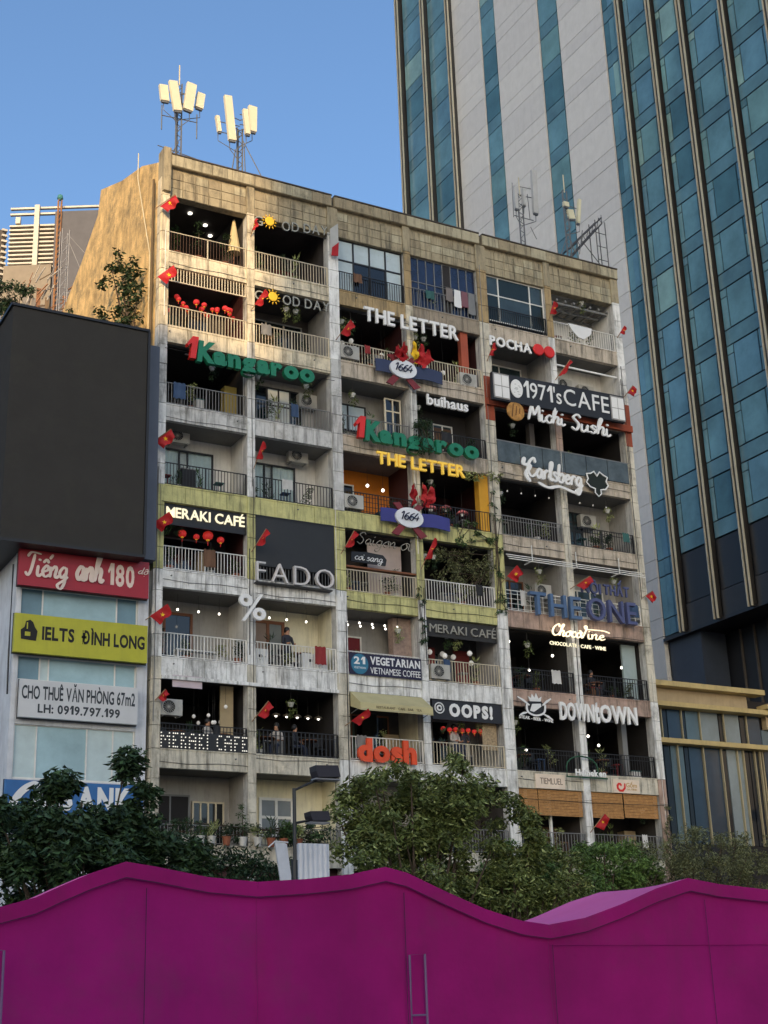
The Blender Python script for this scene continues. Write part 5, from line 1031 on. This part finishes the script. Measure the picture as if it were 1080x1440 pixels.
for i in range(7):
    p = A0.lerp(A1, i / 6); q = A0.lerp(A1, min(1, (i + .5) / 6)); mb.tube([p, q + Vector((0, 0, .48))], .022, 4); mb.tube([q + Vector((0, 0, .48)), A0.lerp(A1, min(1, (i + 1) / 6))], .022, 4)
for xx in (23.35, 23.95):
    for yy in (3, 3.5): mb.tube([(xx, yy, 33.5), (xx - .02, yy, 39.2)], .035, 4)
for i in range(7): mb.tube([(23.35, 3, 34 + i * .75), (23.95, 3, 34 + i * .75)], .022, 4)
mb.tube([(22.4, 3, 37.8), (23.9, 3, 36.2)], .03, 4); mb.build('lattice', plain('dark_steel', (66, 66, 68), rough=.5), t)
MB().tube([(1, .6, 34.9), (11, .6, 34.85), (21, .6, 34.9)], .012, 4).tube([(4, .8, 35.2), (12, .8, 35.0), (21, .8, 35.1)], .01, 4).build('roof_wires', gry, bld)
# ================================================================== STREET LAMP, PANELS
lp = thing('street_lamp', 'slim dark street lamp post with two rectangular floodlight heads', 'lamp', (-.55, -12, 0))
pm_ = plain('post_dark', (42, 44, 46), rough=.5); mb = MB(); mb.tube([(-.62, -12, 0), (-.62, -12, 5.9)], .09, 8).tube([(-.6, -12, 5.9), (-.6, -12, 7.75)], .05, 8); mb.build('post', pm_, lp)
MB().tube([(-.6, -12, 7.7), (.1, -12.0, 8.02)], .035, 6).build('arm', pm_, lp); MB().tube([(-.6, -12, 6.85), (-.1, -12.0, 6.95)], .03, 6).build('arm', pm_, lp)
for (x, z, sc_) in ((.3, 8.18, 1), (.05, 7.0, .8)):
    a = .36 * sc_; hd = MB().prism([(x - a, z + .02), (x - a + .06, z - .14 * sc_), (x + a, z - .1 * sc_), (x + a * .8, z + .2 * sc_), (x - a * 1.05, z + .17 * sc_)], -12.25, -11.85).build('lamp_head', plain('lamp_casing', (38, 32, 40), rough=.5), lp)
    MB().box(x - a, x + a, -12.2, -11.9, z - .19 * sc_, z - .15 * sc_).build('diffuser', plain('lamp_glass', (120, 120, 125), rough=.3), hd)
cor = plain('corrugated_white', (206, 208, 212), rough=.5, streak=.15)
t = thing('hoarding_board', 'upright white ribbed sheet behind the lamp post', 'panel', (.9, -10, 4)); mb = MB(); n = 26
for i in range(n + 1): x = .43 + .98 * i / n; y = -10 + (.03 if i % 4 in (1, 2) else 0); mb.v += [(x, y, 3.5), (x, y, 6.61)]
mb.f = [(2 * i, 2 * i + 2, 2 * i + 3, 2 * i + 1) for i in range(n)]; mb.build('sheet', cor, t); piece('backing', t, cor, .43, 1.41, -9.95, -9.9, 3.5, 6.58); piece('support', t, gry, .85, .93, -9.89, -9.8, 0, 6.2)
t = thing('hoarding_board', 'narrow leaning white sheet left of the lamp post', 'panel', (-.1, -10, 4)); mb = MB(); mb.prism([(.02, 4.6), (.28, 4.6), (-.02, 6.6), (-.3, 6.62)], -10.1, -10.04); mb.prism([(.28, 4.6), (.34, 4.6), (.06, 6.55), (-.02, 6.6)], -10.1, -9.8); mb.build('sheet', cor, t); MB().tube([(-.5, -10.1, 6.45), (-.3, -10.1, 6.62), (.1, -10.1, 6.6)], .02, 5).build('wire', paint_w, t)
# ================================================================== PURPLE MARKET TENTS
YT = -34.2
tent_m = plain('magenta_tent_fabric', (166, 22, 108), rough=.85, var=.2, scale=1.1, bump=.12, dirt=.2, streak=.15, spec=.25); roof_m = plain('tent_roof_painted_light', (246, 112, 172), rough=.8, spec=.2, var=.08); trim = plain('tent_seam', (82, 18, 66), rough=.8); tf = plain('tent_frame_grey', (120, 90, 125), rough=.5)  # paler roof pink paints in skylight and translucence of the same magenta fabric
for nm_ in ('magenta_tent_fabric',):
    m = MATS[nm_]; n = m.node_tree.nodes; L = m.node_tree.links; b = n['Principled BSDF']; tr = n.new('ShaderNodeBsdfTranslucent'); mx = n.new('ShaderNodeMixShader'); mx.inputs[0].default_value = .18; tr.inputs[0].default_value = (*srgb((200, 50, 170)), 1)
    o_ = n['Material Output']; L.new(b.outputs[0], mx.inputs[1]); L.new(tr.outputs[0], mx.inputs[2]); L.new(mx.outputs[0], o_.inputs[0])
prof = [(-14.6, 2.62), (-13.89, 2.72), (-13.59, 2.8), (-13.37, 2.9), (-13.09, 3.02), (-12.79, 3.12), (-12.49, 3.08), (-12.01, 3.0), (-11.51, 2.965), (-11.0, 3.0), (-10.54, 3.05), (-10.15, 3.13), (-9.91, 3.08), (-9.51, 2.92), (-9.02, 2.74), (-8.6, 2.63), (-8.26, 2.59), (-7.8, 2.66), (-7.32, 2.8), (-6.83, 2.97), (-6.37, 3.09), (-5.93, 3.03), (-5.2, 2.98), (-4.4, 2.8), (-3.9, 2.7)]
def zat(x):
    for (a, b), (c, d) in zip(prof, prof[1:]):
        if a <= x <= c: return b + (d - b) * (x - a) / (c - a)
    return prof[-1][1]
for (xa, xb, pk, dep, lab) in ((-14.6, -11.51, -12.79, .4, 'left magenta market tent with a low peak'), (-11.51, -8.26, -10.15, 3.0, 'middle magenta market tent in front of the bushy tree'), (-8.26, -3.9, -6.37, 1.6, 'right magenta market tent, its lit roof slope showing')):
    t = thing('market_tent', lab, 'tent', ((xa + xb) / 2, YT + 1.5, 0), 'magenta tents in the foreground'); px_ = [x for x, _ in prof if xa < x < xb]; xs = [xa + .001] + px_ + [xb - .001]; xs = sorted(xs + [(p + q) / 2 for p, q in zip(xs, xs[1:])]); NX = len(xs) - 1
    # side wall cloth, valance and roof
    mb = MB(); N = 8
    for i, x in enumerate(xs):
        for j in range(N + 1): q = j / N; zz = .05 + (zat(x) - .09) * q; mb.v.append((x, YT + (.04 * sin(x * 2.6 + zz * 1.3) + .02 * sin(x * 6.1 + zz * 3.5) + .012 * sin(x * 11 - zz * 4) + .014 * sin(zz * 5 + x)) * (1 - q) * min(1, q * 4 + .3), zz))
    mb.f = [(i * (N + 1) + j, (i + 1) * (N + 1) + j, (i + 1) * (N + 1) + j + 1, i * (N + 1) + j + 1) for i in range(NX) for j in range(N)]; mb.build('front_wall', tent_m, t, True)
    v = MB()
    for x in xs: v.v += [(x, YT - .045, zat(x) - .135), (x, YT - .03, zat(x) + .0), (x, YT - .038, zat(x) - .135)]
    v.f = [(3 * i, 3 * i + 3, 3 * i + 4, 3 * i + 1) for i in range(NX)]; v.build('valance', tent_m, t)
    h_ = MB()
    for x in xs: h_.v += [(x, YT - .047, zat(x) - .144), (x, YT - .047, zat(x) - .137)]
    h_.f = [(2 * i, 2 * i + 2, 2 * i + 3, 2 * i + 1) for i in range(NX)]; h_.build('hem', trim, t)
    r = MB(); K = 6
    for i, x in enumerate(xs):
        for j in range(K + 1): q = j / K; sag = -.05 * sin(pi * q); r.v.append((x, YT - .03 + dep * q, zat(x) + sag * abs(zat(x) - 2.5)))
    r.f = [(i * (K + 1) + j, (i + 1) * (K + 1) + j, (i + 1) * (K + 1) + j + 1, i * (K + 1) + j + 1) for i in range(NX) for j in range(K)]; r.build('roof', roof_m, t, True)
    for x in ((pk + .2, xa + .03) if pk > -8 else (pk + .2,)): 
        s_ = MB().tube([(x, YT - .025, .1), (x + .0, YT - .03, zat(x) - .2)], .004, 4).build('wall_seam', trim, t)
    if pk > -8: MB().tube([(xa, YT - .03, 2.39), (pk, YT - .028, 2.385), (xb, YT - .03, 2.39)], .004, 4).build('wall_fold', tent_m, t)
    if pk < -7:
        x = {-12.79: -13.85, -10.15: -9.93}[pk]; z = {-12.79: 2.36, -10.15: 2.3}[pk]; MB().tube([(x, YT - .06, 0), (x, YT - .06, z), (x + .17 * (-1 if pk < -11 else 1), YT - .06, z + .01)] + ([] if pk < -11 else [(x + .17, YT - .06, 0)]), .012, 6).tube([(x - (.15 if pk < -11 else 0), YT - .06, 1.75), (x + (0 if pk < -11 else .17), YT - .06, 1.75)], .01, 6).build('chair_frame', tf, t)
    MB().box(xa + .02, xa + .06, YT + .05, YT + .09, 0, 2.5).box(xb - .06, xb - .02, YT + .05, YT + .09, 0, 2.5).box(xa + .02, xa + .06, YT + dep - .1, YT + dep - .06, 0, 2.5).box(xb - .06, xb - .02, YT + dep - .1, YT + dep - .06, 0, 2.5).build('legs', tf, t)
# ================================================================== CAFE FURNITURE AND PEOPLE
def chair(x, y, z, lab, group, m=blk):
    t = thing('cafe_chair', lab, 'chair', (x, y, z), group); MB().box(x - .2, x + .2, y - .2, y + .2, z + .44, z + .48).build('seat', m, t); MB().box(x - .2, x + .2, y + .18, y + .21, z + .6, z + .95).build('backrest', m, t)
    for a in (-.18, .18):
        for b in (-.18, .18): MB().tube([(x + a, y + b, z), (x + a, y + b, z + (.95 if b > 0 else .44))], .015, 5).build('leg', m, t)
def table(x, y, z, lab, group, m=teak):
    t = thing('cafe_table', lab, 'table', (x, y, z), group); MB().lathe((x, y, z + .74), [(.35, 0), (.35, .03)], 16).build('table_top', m, t); MB().lathe((x, y, z), [(.22, 0), (.2, .03), (.03, .05), (.03, .73)], 10).build('pedestal', blk, t)
for x, z, nme in ((.9, S[3], 'lowest left cafe'), (2.6, S[3], 'lowest left cafe'), (4.3, S[3], 'second lowest cafe'), (6.0, S[3], 'second lowest cafe'), (15.4, S[3], 'dark cafe under the condensed letters'), (19.2, S[3], 'dark cafe under the condensed letters'), (15.6, S[4], 'dark cafe under the glowing script'), (19.2, S[4], 'dark cafe under the glowing script'), (5.6, S[4], 'white balcony right of the % sign'), (8.6, S[8], 'globe lamp cafe'), (12.4, S[6], 'orange walled cafe')):
    chair(x - .5, .7, z, 'chair at the railing of the ' + nme, 'chairs of the ' + nme); table(x, .7, z, 'round table at the railing of the ' + nme, 'tables of the ' + nme); chair(x + .5, .75, z, 'chair at the railing of the ' + nme, 'chairs of the ' + nme)
skin = plain('skin_tone', (178, 130, 100), rough=.6)
def person(x, y, z, lab, shirt, trousers, sit=True, face=1):
    """one continuous skinned body; skin, shirt, trousers and hair as materials/children"""
    t = thing('person', lab, 'person', (x, y, z)); me = bpy.data.meshes.new('body'); hz = .5 if sit else .92; f = face
    V = [(0, 0, hz), (0, 0, hz + .22), (0, 0, hz + .48), (0, -.01, hz + .57), (0, -.02, hz + .68), (0, -.02, hz + .78)]
    V += [(-.19, 0, hz + .45), (-.24, -.05, hz + .2), (-.16, -.25, hz + .16), (-.12, -.33, hz + .18), (.19, 0, hz + .45), (.24, -.05, hz + .2), (.16, -.25, hz + .16), (.12, -.33, hz + .18)]
    V += ([(-.1, 0, hz), (-.11, -.4, hz), (-.11, -.4, .06), (-.11, -.52, .04), (.1, 0, hz), (.11, -.4, hz), (.11, -.4, .06), (.11, -.52, .04)] if sit else [(-.09, 0, hz - .02), (-.1, -.02, .48), (-.1, 0, .06), (-.1, -.14, .04), (.09, 0, hz - .02), (.1, -.02, .48), (.1, 0, .06), (.1, -.14, .04)])
    E_ = [(0, 1), (1, 2), (2, 3), (3, 4), (4, 5), (2, 6), (6, 7), (7, 8), (8, 9), (2, 10), (10, 11), (11, 12), (12, 13), (0, 14), (14, 15), (15, 16), (16, 17), (0, 18), (18, 19), (19, 20), (20, 21)]
    me.from_pydata(V, E_, []); o = bpy.data.objects.new('b', me); COL.objects.link(o); md = o.modifiers.new('s', 'SKIN'); me.skin_vertices or me.attributes
    R2 = [.15, .14, .15, .055, .1, .085, .065, .05, .042, .035, .065, .05, .042, .035, .1, .075, .05, .04, .1, .075, .05, .04]
    for i, sv in enumerate(me.skin_vertices[0].data): sv.radius = (R2[i], R2[i] * (.75 if i < 3 else 1)); sv.use_root = (i == 0)
    sb = o.modifiers.new('u', 'SUBSURF'); sb.levels = 1; sb.render_levels = 1
    dg = bpy.context.evaluated_depsgraph_get(); m2 = bpy.data.meshes.new_from_object(o.evaluated_get(dg)); bpy.data.objects.remove(o)
    m2.materials.clear()
    for q in (skin, shirt, trousers): m2.materials.append(q)
    for p in m2.polygons:
        c = p.center; p.use_smooth = True
        p.material_index = 0 if (c.z > hz + .56 or c.y < -.24 and c.z > hz + .1 or c.z < .08) else (1 if c.z > hz + .06 and not (c.y < -.15 and c.z < hz + .1) else 2)
    b = link('body', m2, t, (x, y, z)); b.rotation_euler = (0, 0, f)
    MB().lathe((x - .02 * sin(f), y + .01, z + hz + .72), [(.1, -.06), (.115, .02), (.1, .1), (.04, .15)], 10).build('hair', blk, t, True)
    return t
dk = plain('dark_shirt', (40, 42, 52)); lt_ = plain('pale_shirt', (186, 180, 172)); jeans = plain('jeans', (46, 54, 76))
person(4.75, .75, S[3] + .0, 'person in a pale shirt seated at the second lowest cafe railing', lt_, jeans, True, -.7)
person(5.5, .8, S[3] + .0, 'person in dark clothes seated facing the pale-shirted one', dk, jeans, True, .9)
person(2.1, .8, S[3], 'person in a pale top seated in the lowest left cafe under round lamps', lt_, dk, True, .5)
person(5.2, .7, S[4], 'person in black standing at the wooden door right of the % sign', dk, dk, False, .2)
person(12.2, .6, S[3], 'person in a pale shirt standing behind the railing below the OOPS board'.replace('the OOPS board', 'the exclamation mark sign'), lt_, jeans, False, .3)
person(12.65, .7, S[3], 'person in a dark shirt next to the one in the pale shirt', dk, jeans, False, -.4)
person(19.1, .8, S[4], 'person in dark clothes seated in the cafe under the glowing script', dk, dk, True, .2)
# benches and crates on the white balcony
t = thing('bench', 'long white bench behind the railing left of the % sign', 'bench', (1.4, .4, S[4])); MB().box(.7, 2.3, .3, .6, S[4] + .42, S[4] + .47).build('seat', paint_w, t)
for a in (.75, 2.2): MB().box(a, a + .06, .32, .58, S[4], S[4] + .42).build('leg', paint_w, t)
for (x, lab) in ((3.95, 'small white cabinet at the left end of the balcony right of the % sign'), (6.1, 'long white cabinet at the right end of the balcony right of the % sign')):
    w_ = .25 if x < 5 else .5; t = thing('cabinet', lab, 'cabinet', (x, .3, S[4])); MB().box(x - w_, x + w_, .2, .6, S[4], S[4] + .72).build('case', paint_w, t)
    for q in ((-.5,) if x < 5 else (-.5, .4)): MB().box(x + q * w_, x + q * w_ + .12, .185, .2, S[4] + .4, S[4] + .5).build('handle_slot', blk, t)
# cloth on the top right railing, sheet hanging in the top row
t = tag(MB().prism([(18.8, S[9] + .95), (20.1, S[9] + .93), (20.0, S[9] + .6), (19.6, S[9] + .3), (19.3, S[9] + .35), (19.0, S[9] + .62)], -.08, -.03).build('draped_cloth', paint_w, origin=(19.4, 0, S[9] + .6)), 'crumpled white cloth draped over the white top right railing', 'cloth')
t = thing('laundry_line', 'grey and red laundry hanging at the navy glass balcony', 'laundry', (12.9, 0, 30.6)); MB().tube([(12.2, -.05, 31.5), (14.0, -.05, 31.4)], .01, 4).build('line', gry, t)
for i, (x, m, l) in enumerate(((12.5, plain('grey_laundry', (120, 112, 108)), .6), (12.9, paint_w, .8), (13.25, plain('mauve_laundry', (120, 80, 88)), .7), (13.6, gry, 1.0))): MB().prism([(x, 31.45), (x + .3, 31.43), (x + .33, 31.43 - l), (x + .15, 31.4 - l), (x - .04, 31.45 - l)], -.07, -.04).build('garment', m, t)
t = thing('parasol', 'folded cream parasol behind the left balustrade of the top left balcony', 'parasol', (2.9, .6, S[9])); MB().lathe((2.95, .5, S[9] + .9), [(.28, 0), (.24, .3), (.05, 1.5)], 10).build('canopy', plain('cream_canvas', (200, 182, 138)), t); MB().tube([(2.95, .5, S[9]), (2.95, .5, S[9] + 2.4)], .02, 6).build('pole', teak, t)
# overhead wires over the facade
mb = MB()
for (z, x0, x1) in ((26.0, -.1, 7), (19.9, -.1, 14.5), (9.9, 14.2, 21.6)): mb.tube([(x0, -.14, z), ((x0 + x1) / 2, -.16, z - .05), (x1, -.14, z)], .012, 4)
mb.build('cable_run', blk, bld)
# ================================================================== BUILDINGS ACROSS THE SQUARE (behind the camera, they cast the evening shade)
pdir = Vector((.82, -.57, 0)).normalized(); o0 = Vector((4.5, 0, 0)) + Vector((SUN.x, SUN.y, 0)).normalized() * 135
def slab_block(nm, lab, s0, s1, h, dep):
    t = thing(nm, lab, 'building', tuple(o0 + pdir * (s0 + s1) / 2)); back = Vector((SUN.x, SUN.y, 0)).normalized() * dep; a, b = o0 + pdir * s0, o0 + pdir * s1
    mb = MB(); c = [a, b, b + back, a + back]; mb.v = [(p.x, p.y, 0) for p in c] + [(p.x, p.y, h) for p in c]; mb.f = list(F6); mb.build('body', plain('opposite_facade', (150, 146, 138), rough=.7), t)
    w_ = MB(); n_ = int((s1 - s0) / 3)
    for r_ in range(int(h / 3.4) - 1):
        for i in range(n_):
            p = a + pdir * (1 + i * 3) - back.normalized() * .03; q = p + pdir * 1.9; z = 2 + r_ * 3.4; w_.quad((p.x, p.y, z), (q.x, q.y, z), (q.x, q.y, z + 1.8), (p.x, p.y, z + 1.8))
    w_.build('windows', dgl, t)['kind'] = 'stuff'
t13 = math.tan(math.asin(SUN.z))
slab_block('office_tower', 'slim tall office tower across the square behind the camera', 0, 28, 90 + (135 + 60) * t13, 20)
slab_block('office_block', 'mid-rise block across the square behind the camera', -30, -.05, 26.2 + 135 * t13, 20)
ordinals()
# ================================================================== BALCONY CLUTTER
BN = {(9,1): 'under the upper yellow sun sign', (9,2): 'behind the big black framed windows', (9,3): 'at the navy glass balcony', (9,4): 'at the white framed top glazing', (9,5): 'on the white top right balcony',
 (8,1): 'under the lower yellow sun sign', (8,2): 'left of the upper oval badge', (8,3): 'right of the upper oval badge', (8,4): 'under the white capitals with red discs', (7,0): 'under the red numeral of the upper green letters', (7,1): 'under the end of the upper green letters',
 (7,2): 'above the lower red numeral', (7,3): 'below the small lower-case letters', (7,4): 'behind the left half of the glass balustrade', (7,5): 'behind the right half of the glass balustrade', (6,0): 'at the left curtained doors', (6,1): 'at the right curtained doors', (6,2): 'at the orange painted wall', (6,3): 'beside the mustard pillar',
 (6,4): 'in the dark balcony below the beer script', (6,5): 'beside the dark grid door', (5,0): 'below the glowing cream cafe letters', (5,2): 'below the pale tubing script', (5,3): 'in front of the plant curtain', (5,4): 'left of the large steel blue capitals', (5,5): 'behind the large steel blue capitals',
 (4,0): 'left of the % sign', (4,1): 'right of the % sign', (4,2): 'above the vegetarian banner', (4,3): 'below the unlit grey cafe letters', (4,4): 'left under the glowing cream script', (4,5): 'right under the glowing cream script', (3,0): 'behind the bulb letters', (3,1): 'in the cafe with wide shaded lamps', (3,2): 'under the beige awning', (3,3): 'below the exclamation mark board', (3,4): 'under the crossed swords emblem', (3,5): 'under the tall condensed letters', (2,4): 'below the left bamboo blinds', (2,5): 'below the right bamboo blinds'}
cr = random.Random(77); colr = [plain('clutter_' + n, c, var=.2) for n, c in (('grey', (128, 126, 122)), ('blue', (52, 74, 104)), ('white', (196, 194, 188)), ('brown', (104, 74, 52)), ('black', (34, 34, 36)), ('teal', (48, 92, 88)), ('red', (140, 40, 38)))]
cn = ['grey', 'blue', 'white', 'brown', 'black', 'teal', 'red']; pn = [(lf1, 'olive'), (lf2, 'dark green'), (lf3, 'mid green'), (lf5, 'pale green')]
for (k, bi), where in BN.items():
    a, b = BAY[bi]; z = S[k] + .0; slots = [a + .3 + i * .42 for i in range(int((b - a - .4) / .42))]; cr.shuffle(slots); used_ = set()
    for x in slots[:cr.choice((4, 5, 6))]:
        kind = cr.choice(('plant', 'plant', 'plant', 'box', 'stool', 'hang', 'towel')); ci = cr.randrange(7); pi_ = cr.randrange(4)
        key = (kind, ci if kind in ('box', 'stool', 'towel') else pi_)
        if key in used_: continue
        used_.add(key)
        if kind == 'plant':
            sp = cr.random() < .4; tl = cr.uniform(.4, 1.2); potted(x, cr.uniform(.25, .5), z, .14, .26, cr.choice((pot_t, pot_w, colr[4])), pn[pi_][0], pn[pi_][1] + (' spiky' if sp else ' leafy') + ' potted plant ' + where, tall=tl, n=46, spiky=sp)
        elif kind == 'box':
            w_, h_ = cr.uniform(.14, .3), cr.uniform(.3, 1.0); t = thing('storage_box', cn[ci] + ' box ' + where, 'box', (x, .6, z)); MB().box(x - w_, x + w_, .45, .8, z, z + h_).build('case', colr[ci], t); MB().box(x - w_ - .015, x + w_ + .015, .44, .82, z + h_, z + h_ + .04).build('lid', colr[(ci + 3) % 7], t)
        elif kind == 'stool':
            t = thing('stool', cn[ci] + ' stool ' + where, 'stool', (x, .6, z)); MB().box(x - .16, x + .16, .45, .77, z + .6, z + .64).build('seat', colr[ci], t)
            for u in (-.14, .12):
                for v in (.47, .73): MB().box(x + u, x + u + .025, v, v + .025, z, z + .6).build('leg', colr[ci], t)
        elif kind == 'hang':
            zz = (S[k + 1] - SB if k < 9 else 33.1); t = thing('hanging_plant', pn[pi_][1] + ' hanging plant ' + where, 'plant', (x, .3, zz - .6)); MB().tube([(x, .3, zz), (x, .3, zz - .5)], .008, 4).build('cord', blk, t); MB().lathe((x, .3, zz - .68), [(.07, 0), (.13, .16)], 10).build('pot', pot_w, t)
            leaf_mesh('leaves', pn[pi_][0], [(x, .3, zz - .5, .2, 60), (x + .05, .28, zz - .8, .2, 46), (x - .05, .28, zz - 1.0, .12, 24)], .1, t, .4, .9, cr)
        else:
            w_ = cr.uniform(.25, .5); h_ = cr.uniform(.35, .7); t = thing('cloth', cn[ci] + ' cloth over the railing ' + where, 'cloth', (x, 0, z + .9)); mb = MB(); N = 8
            for i in range(N + 1):
                for j in range(4): mb.v.append((x + w_ * i / N, -.05 - .015 * sin(i * 1.3 + j), z + .95 - h_ * j / 3 + .02 * sin(i * 2.1)))
            mb.f = [(i * 4 + j, i * 4 + j + 1, i * 4 + j + 5, i * 4 + j + 4) for i in range(N) for j in range(3)]; mb.build('sheet', colr[ci], t, True)
# wires and pipes on the columns
wr = random.Random(9)
for ci, (a, b) in enumerate(CLM):
    for q in range(3):
        x = a + wr.uniform(.03, b - a - .03); z1 = wr.uniform(14, 33); z0 = max(7, z1 - wr.uniform(3, 12)); MB().tube([(x, -.14, z0), (x + wr.uniform(-.03, .03), -.14, (z0 + z1) / 2), (x, -.14, z1)], wr.choice((.008, .012, .02)), 4).build('wall_cable', wr.choice((blk, gry, wht)), bld)
for k in range(3, 10):
    for bi in range(6):
        if wr.random() < .6:
            a, b = BAY[bi]; x = wr.uniform(a, b); MB().tube([(x, -.02, S[k] - .2), (x, -.16, S[k] - .22)], .025, 6).build('drain_spout', gry, bld)
        if wr.random() < .5:
            a, b = BAY[bi]; x0, x1 = a, b; zz = S[k] - wr.uniform(.1, .6); MB().tube([(x0, -.1, zz), (x0 + 1, -.1, zz - .05), (x0 + 2.2, -.1, zz + .02), (x1, -.1, zz)], .009, 4).build('fascia_cable', blk, bld)
# loudspeaker and conduit on the left column
ordinals()
